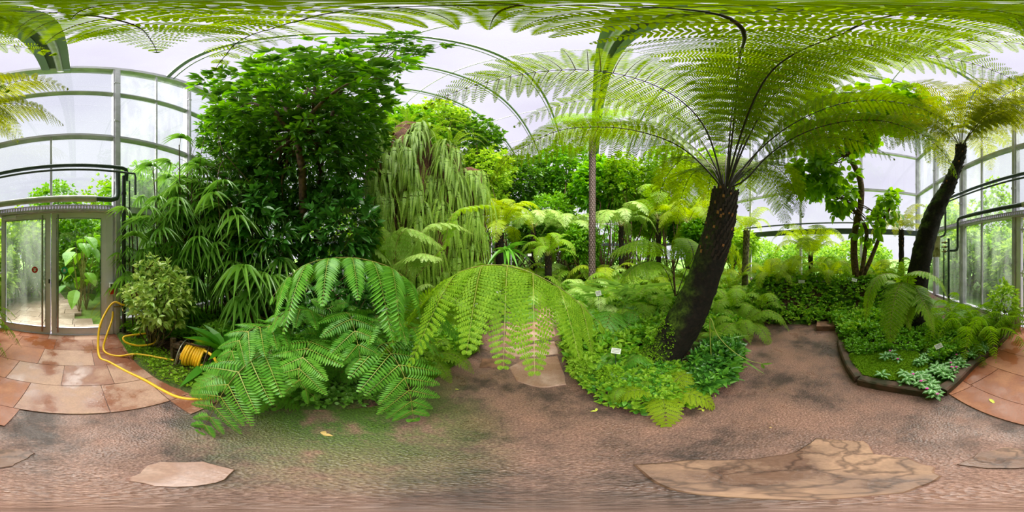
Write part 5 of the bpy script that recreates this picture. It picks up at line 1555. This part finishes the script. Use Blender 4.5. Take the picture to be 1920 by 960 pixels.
# ------------------------------------------------------------------ smaller ferns, each where the photo shows one
ferns = [
 (1845, 2.35, .80, 'cycad', 13, 'upright comb-leaved fern in front of the streaked panes', [0, 0, 1]),
 (1805, 2.45, .80, 'cycad', 13, 'comb-leaved fern between the drooping fern and panes', [0, 1, 2]),
 (1873, 2.6, .70, 'cycad', 11, 'comb-leaved fern closest to the door frame', [0, 1]),
 (1770, 2.7, .75, 'cycad', 10, 'dark comb-leaved fern under the sacking', [0, 1]),
 (1445, 4.3, .85, 'softgold', 11, 'golden fern at the left end of the leafy bank', [0, 1]),
 (1480, 4.5, .85, 'softgold', 11, 'golden fern on the bank below the end wall beam', [0, 0, 1]),
 (1555, 4.4, .80, 'softgold', 11, 'golden fern left of the forked tree', [0, 1]),
 (1580, 4.9, .90, 'cycad', 11, 'comb-leaved fern directly left of the forked tree', [0, 1]),
 (1650, 4.6, .80, 'softgold', 10, 'golden fern right of the forked tree', [0, 1]),
 (1680, 4.2, .80, 'cycad', 10, 'comb-leaved fern behind the curved dark trunk', [0, 1]),
 (1420, 3.6, .75, 'soft', 10, 'green fern at the bank corner nearest the big trunk', [0, 1, 2]),
 (1390, 3.0, .80, 'soft', 11, 'drooping light fern right behind the big trunk', [1, 2]),
 (1372, 3.8, .8, 'soft', 11, 'fern in the gap right of the big trunk', [0, 1]),
 (1350, 2.6, .6, 'soft', 8, 'single light fern hanging low right of the big trunk', [1, 2]),
 (1180, 3.3, .85, 'soft', 12, 'fern left of the black-stalked fern', [0, 1]),
 (1150, 2.9, .75, 'bold', 10, 'coarse fern right of the central path', [1, 2]),
 (1120, 3.4, .85, 'softpale', 12, 'whitish fern right of the central path', [1, 2, 0]),
 (1085, 3.8, .85, 'softpale', 12, 'whitish feathery fern close to the path bend', [1, 2]),
 (1100, 4.8, .9, 'softpale', 12, 'whitish fern behind the feathery one', [1, 0]),
 (1065, 5.0, .8, 'soft', 12, 'fern at the right edge of the far path', [1, 2]),
 (1215, 4.9, 1.0, 'softgold', 12, 'yellow-green fern above the grassy plants', [0, 1]),
 (1250, 4.2, .9, 'soft', 12, 'fern between grassy plant and big trunk', [0, 1]),
 (1290, 3.7, .9, 'soft', 12, 'fern touching the left side of the big trunk', [0, 1]),
 (1310, 4.6, .9, 'softgold', 11, 'golden fern seen beside the upper big trunk', [0, 1]),
 (1240, 3.3, .7, 'soft', 10, 'fern behind the fiddlehead stalk', [0, 1]),
 (985, 4.9, .85, 'softpale', 12, 'pale fern left of the path bend', [1, 2]),
 (960, 4.0, .75, 'bold', 10, 'coarse fern left of the path under the nest fern', [1, 2]),
 (905, 3.7, .75, 'soft', 11, 'fern between grassy clump and nest fern', [1, 2]),
 (880, 2.9, .55, 'sword', 14, 'narrow sword fern by the left edge of the path', [0, 1]),
 (850, 2.5, .50, 'sword', 14, 'narrow sword fern beside the plant sign', [0, 1]),
 (910, 4.5, .9, 'soft', 11, 'fern behind the plant sign on the left bed', [1, 2]),
 (830, 3.9, 1.0, 'softpale', 12, 'pale fern in front of the root columns', [0, 1]),
 (700, 3.0, .8, 'softpale', 10, 'pale fern under the yellow-green bush', [0, 1]),
 (795, 1.85, .55, 'soft', 10, 'bright fern hanging under the right giant frond', [1, 2]),
 (755, 1.75, .50, 'sword', 12, 'dark sword fern under the giant frond', [0, 1]),
 (500, 2.05, .55, 'bold', 9, 'dark fern left of the two bare stems', [1, 2]),
 (545, 2.0, .50, 'bold', 9, 'small light-leaved fern before the bare stems', [1, 2]),
 (700, 1.75, .55, 'bold', 10, 'coarse fern on the right of the low glossy fern', [1, 2]),
 (560, 1.75, .5, 'bold', 10, 'coarse fern on top of the low glossy fern', [1, 2]),
 (1158, 1.62, .30, 'bold', 7, 'small fern standing beside the white sign of the big trunk', [0, 1]),
 (1176, 1.33, .26, 'soft', 7, 'tiny fern at the gravel edge left of the lime one', [1, 2]),
 (1240, 1.24, .42, 'lime', 5, 'lime-green fern frond at the gravel edge before the big trunk', [2, 2, 1]),
 (1215, 1.45, .26, 'bold', 7, 'small fern below the mossy root flare', [1, 2]),
 (470, 1.45, .5, 'bold', 9, 'coarse fern between hose and low glossy fern', [1, 2]),
 (640, 2.0, .6, 'bold', 10, 'coarse fern in the shade behind the low glossy fern', [1, 2]),
]
ferns += [(1000, 5.8, 1.35, 'soft', 12, 'tall fern between the low tree fern and path bend', [0, 1]),
 (1042, 7.4, 1.5, 'softpale', 12, 'tall pale fern closing the end of the path', [0, 1]),
 (1082, 6.4, 1.4, 'soft', 12, 'tall fern left of the scaly trunk base', [0, 0, 1]),
 (1135, 5.9, 1.4, 'softgold', 12, 'tall yellow-green fern right of the scaly trunk', [0, 1]),
 (1200, 5.7, 1.3, 'softpale', 12, 'tall whitish fern behind the tall grassy plant', [0, 1]),
 (1262, 5.3, 1.3, 'soft', 12, 'tall fern in front of the weeping conifer', [0, 1]),
 (1335, 5.8, 1.2, 'softgold', 12, 'tall golden fern under the weeping conifer', [0, 1]),
 (1368, 5.2, 1.1, 'soft', 12, 'tall fern directly right of the big trunk behind', [0, 1]),
 (968, 6.3, 1.4, 'softgold', 12, 'tall yellow-green fern right of the shaggy trunk', [0, 1]),
 (918, 5.4, 1.2, 'soft', 12, 'tall fern at the base of the shaggy trunk', [0, 1]),
 (1225, 6.8, 1.5, 'soft', 12, 'tall fern under the light green tree fern', [0, 1]),
 (1165, 4.7, 1.1, 'soft', 12, 'arching fern among the tall grassy plants', [0, 1])]
for px, r, L, kind, nf, lab, up in ferns:
    fern(px, r, L, kind, nf, lab, up=up)

# ================================================================== GROUND COVER (uncountable)
def cover(name, label, poly, n, k, L, Wd, matn, hgt, seed, tpl=T_LEAF, cat='ground cover', spread=1.0, m2=None, bump=0.0):
    rs = np.random.RandomState(seed)
    pg = np.array([A(p, r) for p, r in poly])
    lo, hi = pg.min(0), pg.max(0)
    q = rs.uniform(lo, hi, (n*6, 2)); q = q[inside(pg, q[:, 0], q[:, 1])]
    d = distpoly(FP, q[:, 0], q[:, 1]); ins = inside(FP, q[:, 0], q[:, 1])
    q = q[(~ins) | (d < .05)][:n]
    z = np.maximum(bed_h(q[:, 0], q[:, 1]), 0.0)
    lum = .5+.5*np.sin(q[:, 0]*6.3+seed)*np.cos(q[:, 1]*5.7+seed)
    zz = z+.02+hgt*rs.rand(len(q))**.7*(.45+.55*lum)+bump*lum
    O = np.c_[q, zz]
    up = np.tile([0, 0, .8], (len(q), 1))
    m = MB(); mats = [M[matn]]
    if m2:
        mats.append(M[m2]); s = rs.rand(len(q)) < .35
        clusters(m, O[~s], up[~s], k, L, Wd, tpl, rs, 0, spread, .2); clusters(m, O[s], up[s], k, L, Wd, tpl, rs, 1, spread, .2)
    else:
        clusters(m, O, up, k, L, Wd, tpl, rs, 0, spread, .2)
    c = O.mean(0); c[2] = 0
    return tag(m.build(name, mats, origin=c), label, cat, None, 'stuff')
cover('ivy_bank', 'dense carpet of small toothed leaves covering the raised bank', [(1375, 2.9), (1408, 3.05), (1450, 3.35), (1548, 3.35), (1572, 2.95), (1580, 2.5), (1640, 2.6), (1660, 3.3), (1690, 3.6), (1690, 5.2), (1400, 5.2), (1370, 4.2)], 4200, 5, .075, .046, 'cover', .22, 601, m2='bright')
cover('ivy_bank', 'leafy carpet left of the bank beside the big trunk', [(1345, 2.3), (1386, 2.2), (1386, 2.9), (1405, 3.15), (1385, 4.6), (1330, 4.6), (1310, 3.0)], 1200, 5, .08, .048, 'cover', .20, 602, m2='bright')
cover('dark_leaf_carpet', 'dark shiny leaves right of the big trunk by the gravel', [(1300, 1.28), (1345, 1.32), (1372, 1.52), (1390, 1.95), (1386, 2.35), (1340, 2.3), (1300, 1.75)], 420, 6, .13, .050, 'dark', .18, 603, m2='bold')
cover('low_leaf_carpet', 'small fresh leaves at the gravel edge under the big trunk', [(1080, 1.55), (1130, 1.16), (1200, 1.02), (1260, 1.03), (1325, 1.17), (1345, 1.35), (1300, 1.7), (1230, 1.75), (1150, 1.75)], 1100, 5, .060, .036, 'bright', .11, 604, m2='bold')
cover('bright_leaf_carpet', 'bright leafy plants between the central path and big trunk', [(1055, 2.1), (1063, 1.8), (1085, 1.5), (1150, 1.7), (1225, 1.8), (1235, 2.3), (1300, 2.3), (1300, 3.3), (1150, 3.3), (1052, 3.2)], 1300, 6, .115, .046, 'bright', .30, 605, m2='cover')
cover('leaf_carpet', 'mixed leaves behind the bright plants right of the path', [(1052, 3.2), (1300, 3.2), (1370, 4.5), (1350, 9.0), (1062, 9.0), (1060, 6.5)], 3600, 6, .14, .055, 'cover', .50, 606, m2='bright')
cover('leaf_carpet', 'bright low plants along the left edge of the central path', [(780, 1.5), (850, 1.88), (898, 2.3), (903, 3.1), (925, 4.2), (880, 4.2), (800, 3.0), (760, 2.1)], 1600, 6, .09, .046, 'bright', .24, 607, m2='cover')
cover('leaf_carpet', 'leafy undergrowth beyond the bright plants left of the path', [(925, 4.2), (1000, 6.2), (1030, 9.0), (1040, 12.0), (700, 9.0), (700, 3.4), (800, 3.0), (880, 4.2)], 3300, 6, .13, .05, 'cover', .40, 608, m2='bright')
cover('undergrowth', 'dark undergrowth beneath the glossy tree and giant fern', [(470, 1.6), (600, 1.6), (700, 1.5), (790, 1.6), (760, 2.2), (800, 3.1), (700, 4.2), (560, 4.2), (440, 3.4), (430, 2.3)], 2300, 6, .10, .045, 'dark', .30, 609, m2='cover')
cover('leaf_fringe', 'small dark leaves fringing the mossy path below the low fern', [(520, 1.16), (600, 1.10), (700, 1.14), (760, 1.32), (740, 1.5), (600, 1.35), (520, 1.35)], 260, 5, .055, .034, 'palm', .05, 610)
cover('leaf_fringe', 'tiny seedlings on moss around the hose reel', [(235, 2.4), (255, 1.98), (305, 1.53), (345, 1.36), (400, 1.28), (450, 1.4), (420, 1.7), (300, 2.2)], 190, 4, .035, .022, 'bright', .03, 611)
cover('moss_patch', 'green moss covering the soil around the hose reel', [(222, 2.7), (250, 2.0), (300, 1.55), (345, 1.38), (400, 1.30), (430, 1.6), (330, 1.9), (270, 2.5)], 5200, 3, .014, .009, 'mossleaf', .008, 612, T_SMALL, 'moss')
cover('undergrowth', 'dark leaves behind the spotted shrub along the wall', [(225, 2.8), (270, 2.4), (420, 2.2), (450, 3.2), (440, 4.0), (330, 3.5), (260, 3.1)], 900, 6, .09, .035, 'cover', .22, 613)
cover('moss_carpet', 'lime green moss carpet in the kerbed bed', [(1590, 2.0), (1600, 1.78), (1612, 1.58), (1680, 1.45), (1725, 1.42), (1740, 1.7), (1720, 1.95), (1650, 2.1)], 9000, 3, .020, .012, 'mossleaf', .035, 614, T_SMALL, 'moss')
cover('leaf_carpet', 'dark low leaves between the stone block and drooping fern', [(1570, 2.9), (1580, 2.3), (1600, 1.95), (1650, 2.05), (1720, 1.95), (1760, 2.1), (1800, 2.3), (1780, 3.0), (1680, 3.4), (1600, 3.2)], 1900, 5, .05, .030, 'cover', .14, 615)
cover('leaf_carpet', 'small shrubby leaves behind the silver-leaved plants', [(1740, 1.75), (1800, 1.9), (1850, 2.25), (1895, 2.95), (1900, 3.2), (1790, 2.9), (1750, 2.3)], 1700, 5, .045, .026, 'cover', .22, 616, m2='bright')
cover('leaf_fringe', 'bright low leaves on the kerb next to the orange paving', [(1846, 2.08), (1858, 2.1), (1885, 2.65), (1900, 3.05), (1890, 3.1), (1850, 2.4)], 520, 5, .040, .026, 'bright', .06, 617)
cover('moss_patch', 'yellow-green moss strip beside the central path', [(780, 1.46), (800, 1.5), (850, 1.86), (895, 2.22), (900, 2.45), (850, 2.2), (790, 1.75)], 3800, 3, .020, .012, 'mossleaf', .02, 618, T_SMALL, 'moss')
# moss cushions
for i, (px, r, s, lab) in enumerate([(1098, 1.62, .16, 'round yellowish moss-like bush at the path corner'), (1140, 1.48, .12, 'smaller round bush under the white sign')]):
    b = on_bed(px, r)
    shrub('cushion_bush', lab, 'bush', b, b+ZV*s*.8, (s, s, s*.9), 380, 5, .035, .02, 'mossleaf' if i else 'bright', seed=620+i, stems=8, r0=.006, shell=.7)

# silver-veined creeping plants with pink flowers
def silver_mesh(i):
    rs = np.random.RandomState(700+i); m = MB()
    n = 9
    a = np.arange(n)*2.4+rs.uniform(-.2, .2, n); e = rs.uniform(0, .5, n)
    D = np.stack([np.cos(a)*np.cos(e), np.sin(a)*np.cos(e), np.sin(e)], 1); S = np.stack([-np.sin(a), np.cos(a), 0*a], 1)
    O = np.stack([np.cos(a)*.008, np.sin(a)*.008, .05-.004*np.arange(n)], 1)
    L = rs.uniform(.06, .085, n)
    place(m, T_LEAF, O, D, S, L, L*.5, 0, .15)
    N = np.cross(D, S); N = N*np.where(N[:, 2:3] < 0, -1, 1)
    place(m, T_LEAF, O+D*L[:, None]*.12+N*.0022, D, S, L*.8, L*.11, 1, .15)
    for sg in (-1, 1):
        for f in (.3, .5, .68):
            place(m, T_SMALL, O+D*L[:, None]*f+N*.003, D+S*sg*1.1, S, L*.20, L*.05, 1, .1)
    tube(m, [(0, 0, -.04), (0, 0, .05)], .003, 5, 2)
    o = m.build('s', [M['silver'], M['vein'], M['gstalk']]); C.objects.unlink(o); d = o.data; bpy.data.objects.remove(o); return d
SM = [silver_mesh(i) for i in range(3)]
m = MB(); a = np.arange(5)*1.2566
place(m, T_ROUND, np.zeros((5, 3)), np.stack([np.cos(a), np.sin(a), 0*a+.3], 1), np.stack([-np.sin(a), np.cos(a), 0*a], 1), .014, .012)
tube(m, [(0, 0, -.03), (0, 0, 0)], .0015, 4)
o = m.build('f', [M['pink']]); C.objects.unlink(o); FLW = o.data; bpy.data.objects.remove(o)
rs = np.random.RandomState(71)
pg = np.array([A(p, r) for p, r in [(1650, 1.50), (1700, 1.40), (1768, 1.36), (1820, 1.86), (1850, 2.15), (1830, 2.3), (1790, 2.15), (1740, 1.95), (1715, 1.65), (1690, 1.55)]])
cnt = 0
extra = [A(1745, 1.29), A(1756, 1.26), A(1726, 1.36), A(1700, 1.42), A(1690, 1.40), A(1672, 1.9), A(1660, 1.85), A(1685, 1.8)]
while cnt < 78:
    if cnt < len(extra): x, y = extra[cnt]
    else:
        x, y = rs.uniform(pg.min(0), pg.max(0))
        if not inside(pg, [x], [y])[0]: continue
    fl = rs.rand() < .25 or cnt < 2
    z = max(zb(x, y), .0)+rs.uniform(.02, .07)
    if cnt < 2: z = .05+.04*(1-cnt)
    t = empty('silver_leaved_plant', (x, y, z), 'silver-veined creeping plant carrying a small pink flower in the kerbed bed' if fl else 'silver-veined creeping plant without a flower in the kerbed bed', 'plant',
              'flowering silver-veined plants' if fl else 'silver-veined plants')
    inst(SM[cnt % 3], t, 'leaf_rosette', (0, 0, 0), (rs.uniform(-.3, .3), rs.uniform(-.3, .3), rs.uniform(0, 6.28)), rs.uniform(.8, 1.15))
    if fl: inst(FLW, t, 'flower', (rs.uniform(-.03, .03), rs.uniform(-.03, .03), .065), (0, 0, 0), 1.2)
    cnt += 1

# trailing vine with a leaf over the gravel
b = Q(1330, 1.75, .9)
m = MB(); cc = catmull([Q(1335, 1.72, .02), P(1331, 600, 1.70), P(1345, 628, 1.66), P(1370, 655, 1.58), P(1400, 674, 1.52), P(1428, 682, 1.50)], 6)
t = empty('trailing_stem', cc[0], 'long yellow-green stem bending over the gravel from the big trunk', 'stem')
tube(m, cc, np.linspace(.006, .003, len(cc)), 6); m.build('stem', M['rib'], t, smooth=True, origin=cc[0])
m = MB(); e = cc[-1]; tdir = nrm(cc[-1]-cc[-4])
place(m, T_LEAF, [e, e, cc[8], cc[4]], [tdir+ZV*.3, tdir*.3-ZV, -ZV+tdir*.2, -ZV*.6-tdir], [(0, 0, 1), tdir, tdir, (0, 1, 0)], [.10, .09, .12, .10], [.03, .035, .045, .04])
m.build('leaves', M['palm'], t, origin=cc[0])

# ================================================================== HOSE, REEL, TAP
def hose(pts, label, r=.017, z0=None):
    c = catmull(pts, 9); m = MB(); tube(m, c, r, 10)
    return tag(m.build('garden_hose', M['hose'], smooth=True, origin=c[0]), label, 'hose')
hose([W(2.52, 1.02, .60), P(232, 572, 2.60), P(214, 567, 2.62), P(199, 585, 2.58), Q(187, 2.42, .38), Q(184, 2.22, .12), Q(188, 2.05, .02), Q(205, 1.95, .015), Q(240, 1.72, .015), Q(272, 1.55, .02), Q(300, 1.40, .015), Q(335, 1.26, .015), Q(372, 1.23, .015), Q(402, 1.27, .02),
      Q(417, 1.38, .08), Q(414, 1.50, .20), Q(402, 1.60, .34), Q(386, 1.68, .385), Q(377, 1.74, .36)], 'long yellow hose looping from the wall tap round to the reel')
hose([P(212, 584, 2.66), P(210, 600, 2.6), Q(200, 2.42, .22), Q(194, 2.3, .06), Q(200, 2.18, .02), Q(222, 2.1, .02), Q(250, 2.05, .09), Q(280, 1.98, .11), Q(305, 1.90, .12), Q(326, 1.84, .13)], 'yellow hose running from the tap straight to the reel side', .0155)
hose([P(275, 625, 2.3), P(250, 628, 2.25), P(232, 632, 2.2), P(236, 642, 2.15), P(262, 648, 2.15), P(290, 642, 2.2), P(286, 622, 2.25), P(276, 605, 2.3)], 'yellow hose loop lying under the spotted shrub', .014)
t = empty('wall_tap', W(2.78, .80, .58), 'brass wall tap at the foot of the tall post', 'tap')
og = W(2.78, .80, .58)
m = MB(); tube(m, [W(2.78, .74, .60), W(2.60, .74, .60), W(2.56, .74, .56)], .014, 8); tube(m, [W(2.72, .62, .60), W(2.72, 1.1, .60)], .012, 8); m.build('spout', M['brass'], t, smooth=True, origin=og)
m = MB(); tube(m, [W(2.68, .74, .60), W(2.68, .74, .66)], .007, 6); tube(m, [W(2.68, .66, .665), W(2.68, .82, .665)], .008, 6); m.build('handle', M['wire'], t, smooth=True, origin=og)
# reel
RC = Q(366, 1.78, .245)
axd = nrm(np.array((math.cos(az(366)), -math.sin(az(366)), -.10))+nrm(np.array((-RC[0], -RC[1], 0)))*.35)
axd = nrm(axd)
xr = nrm(np.cross(axd, ZV)); yr = np.cross(xr, axd); yr = yr if yr[2] > 0 else -yr
t = empty('hose_reel', (RC[0], RC[1], zb(RC[0], RC[1])), 'rusty hose reel wound with yellow hose on the moss', 'hose reel')
og = np.array((RC[0], RC[1], zb(RC[0], RC[1])))
def ring(c, r, rr, mt, seg=28, kk=8, m=0, mbx=None):
    a = np.linspace(0, 2*math.pi, seg+1)
    tube(mbx, [c+xr*r*math.cos(x)+yr*r*math.sin(x) for x in a], rr, kk, m, False)
m = MB()
hx = []
turns = 8; L_ = .23
for i in range(turns*22+1):
    f = i/(turns*22); a = 2*math.pi*i/22; rr = .135+.014*math.sin(f*9)
    hx.append(RC+axd*(-L_/2+L_*f)+xr*rr*math.cos(a)+yr*rr*math.sin(a))
tube(m, hx, .0145, 8)
hx = []
for i in range(5*22+1):
    f = i/(110); a = -2*math.pi*i/22; rr = .108
    hx.append(RC+axd*(L_/2-.03-(L_-.06)*f)+xr*rr*math.cos(a)+yr*rr*math.sin(a))
tube(m, hx, .0145, 8)
m.build('wound_hose', M['hose'], t, smooth=True, origin=og)
for sg in (-1, 1):
    m = MB(); c = RC+axd*sg*(L_/2+.03)
    ring(c, .19, .006, None, mbx=m); ring(c, .05, .010, None, mbx=m)
    for a in np.arange(5)*2*math.pi/5+.3:
        tube(m, [c, c+xr*.19*math.cos(a)+yr*.19*math.sin(a)], .005, 6)
    m.build('wheel_rim', M['wire'] if sg < 0 else M['reel'], t, smooth=True, origin=og)
m = MB(); tube(m, [RC-axd*.30, RC+axd*.2], .014, 8); m.build('axle', M['reel'], t, smooth=True, origin=og)
m = MB()
for sg in (-1, 1):
    c = RC+axd*sg*.18
    for q in (-1, 1): beam(m, c+ZV*.02, c+xr*q*.13-ZV*(RC[2]-og[2]), .02, .02)
    beam(m, c+xr*.15-ZV*(RC[2]-og[2]-.01), c-xr*.15-ZV*(RC[2]-og[2]-.01), .025, .02)
beam(m, RC-axd*.18+ZV*.17, RC+axd*.18+ZV*.17, .02, .02)
beam(m, RC-axd*.18+ZV*.17, RC-axd*.18, .02, .02); beam(m, RC+axd*.18+ZV*.17, RC+axd*.18, .02, .02)
m.build('stand', M['reel'], t, origin=og)
m = MB(); c = RC-axd*.27
beam(m, c-ZV*.2, c+ZV*.19, .05, .05); obox(m, c+axd*.05+ZV*.10, axd*.07, xr*.035, yr*.03)
lathe(m, c+axd*.04+ZV*.06, [(0, 0), (.03, 0), (.04, .02), (.04, .05), (0, .05)], 10)
m.build('guide_post', M['reel'], t, origin=og)
m = MB(); tube(m, [c+axd*.10+xr*.04*math.cos(a)*1.0-ZV*.05+yr*.045*math.sin(a) for a in np.linspace(-1.0, 3.6, 12)], .017, 8); m.build('swivel_elbow', M['brass'], t, smooth=True, origin=og)
m = MB(); c2 = Q(249, 2.03, .02)
lathe(m, c2, [(0, 0), (.02, 0), (.024, .02), (.015, .04), (.015, .07), (0, .075)], 10); tube(m, [c2+ZV*.05-UV*.03, c2+ZV*.05+UV*.03], .009, 8)
tag(m.build('hose_coupling', M['brass'], smooth=True, origin=c2), 'small weathered hose coupling lying beside the yellow hose', 'coupling')

# ================================================================== PLANT SIGNS, LEAVES
def sign(px, py, r, wd, hgt, label, tilt=.35, yaw=0.0, roll=0.0, lines=3):
    p = P(px, py, r); x, y = A(px, r); b = np.array((x, y, max(0, zb(x, y))))
    t = empty('plant_sign', b, label, 'sign')
    f = nrm(np.array((-x, -y, 0))); s = np.cross(ZV, f)
    cy, sy = math.cos(yaw), math.sin(yaw); f, s = f*cy+s*sy, s*cy-f*sy
    u = nrm(ZV*math.cos(tilt)-f*math.sin(tilt)); n = np.cross(s, u)
    n = n if np.dot(n, f) > 0 else -n
    s2 = s*math.cos(roll)+u*math.sin(roll); u2 = u*math.cos(roll)-s*math.sin(roll)
    m = MB(); obox(m, p, s2*wd/2, u2*hgt/2, n*.002); m.build('plate', M['sign'], t, origin=b)
    m = MB()
    rs = np.random.RandomState(px)
    for i in range(lines):
        yv = hgt*(.28-.26*i); xx = -wd*.4; 
        while xx < wd*(.38 if i else .3):
            l = wd*rs.uniform(.05, .13)
            obox(m, p+n*.003+u2*yv+s2*(xx+l/2), s2*l/2, u2*hgt*(.055 if i else .075), n*.0008)
            xx += l+wd*.03
    m.build('lettering', M['ink'], t, origin=b)
    m = MB(); tube(m, [b-ZV*.02, p-n*.006-u2*hgt*.3], .004, 6); m.build('stake', M['darksteel'], t, smooth=True, origin=b)
sign(1155, 658, 1.62, .10, .065, 'white sign left of the big mossy trunk', .5, .35, -.35)
sign(1760, 649, 1.75, .085, .058, 'white sign among the silver-veined plants', .6, .2, .35)
sign(1815, 618, 2.15, .07, .045, 'small white sign behind the silver-veined plants', .4, -.2, .3)
sign(1503, 528, 3.75, .14, .07, 'pale sign on the top edge of the leafy bank', .2, 0, 0)
sign(1602, 525, 3.7, .12, .075, 'pale tilted sign at the foot of the forked tree', .4, .3, -.3)
sign(277, 607, 2.1, .06, .055, 'small grey sign under the spotted shrub', .5, .2, -.2)
sign(935, 549, 3.5, .09, .06, 'white sign left of the path above the bright plants', .3, 0, 0)
sign(892, 572, 2.75, .07, .06, 'white sign on the left bed nearest the path edge', .3, .2, .2)
sign(993, 478, 4.8, .11, .07, 'white sign in the shade by the path bend', .2, 0, 0)
sign(1122, 550, 2.9, .10, .09, 'dark shaded sign right of the central path', .3, .2, .2)
def fallen(px, py, L, Wd, ang, mt, label, z=.012, k=1):
    r = H/math.tan(math.radians((py-480)*.1875)); x, y = A(px, r)
    m = MB()
    for i in range(k):
        a = ang+i*1.6
        place(m, T_LEAF, [(x, y, z)], [(math.cos(a), math.sin(a), .15)], [(-math.sin(a), math.cos(a), 0)], L*(1-.2*i), Wd, 0, .2)
    tag(m.build('fallen_leaf', M[mt], origin=(x, y, 0)), label, 'leaf')
fallen(604, 815, .055, .032, .8, 'leafyellow', 'curled tan leaf on the mossy path below the low fern', k=2)
fallen(1855, 750, .085, .028, 2.3, 'leaflime', 'lime-yellow leaf lying on the orange paving', z=.022)
fallen(853, 731, .035, .012, .3, 'leaflime', 'tiny lime leaf on moss left of the wet pink slab')
fallen(1118, 772, .05, .02, 1.0, 'leaflime', 'small pale leaf on the gravel below the round bushes', k=2)
fallen(1318, 768, .04, .02, 2.0, 'leaflime', 'small pale leaf on gravel before the dark shiny leaves', k=2)
fallen(1447, 802, .015, .01, 2.0, 'leafyellow', 'tiny pale leaf scrap in the middle of the gravel')
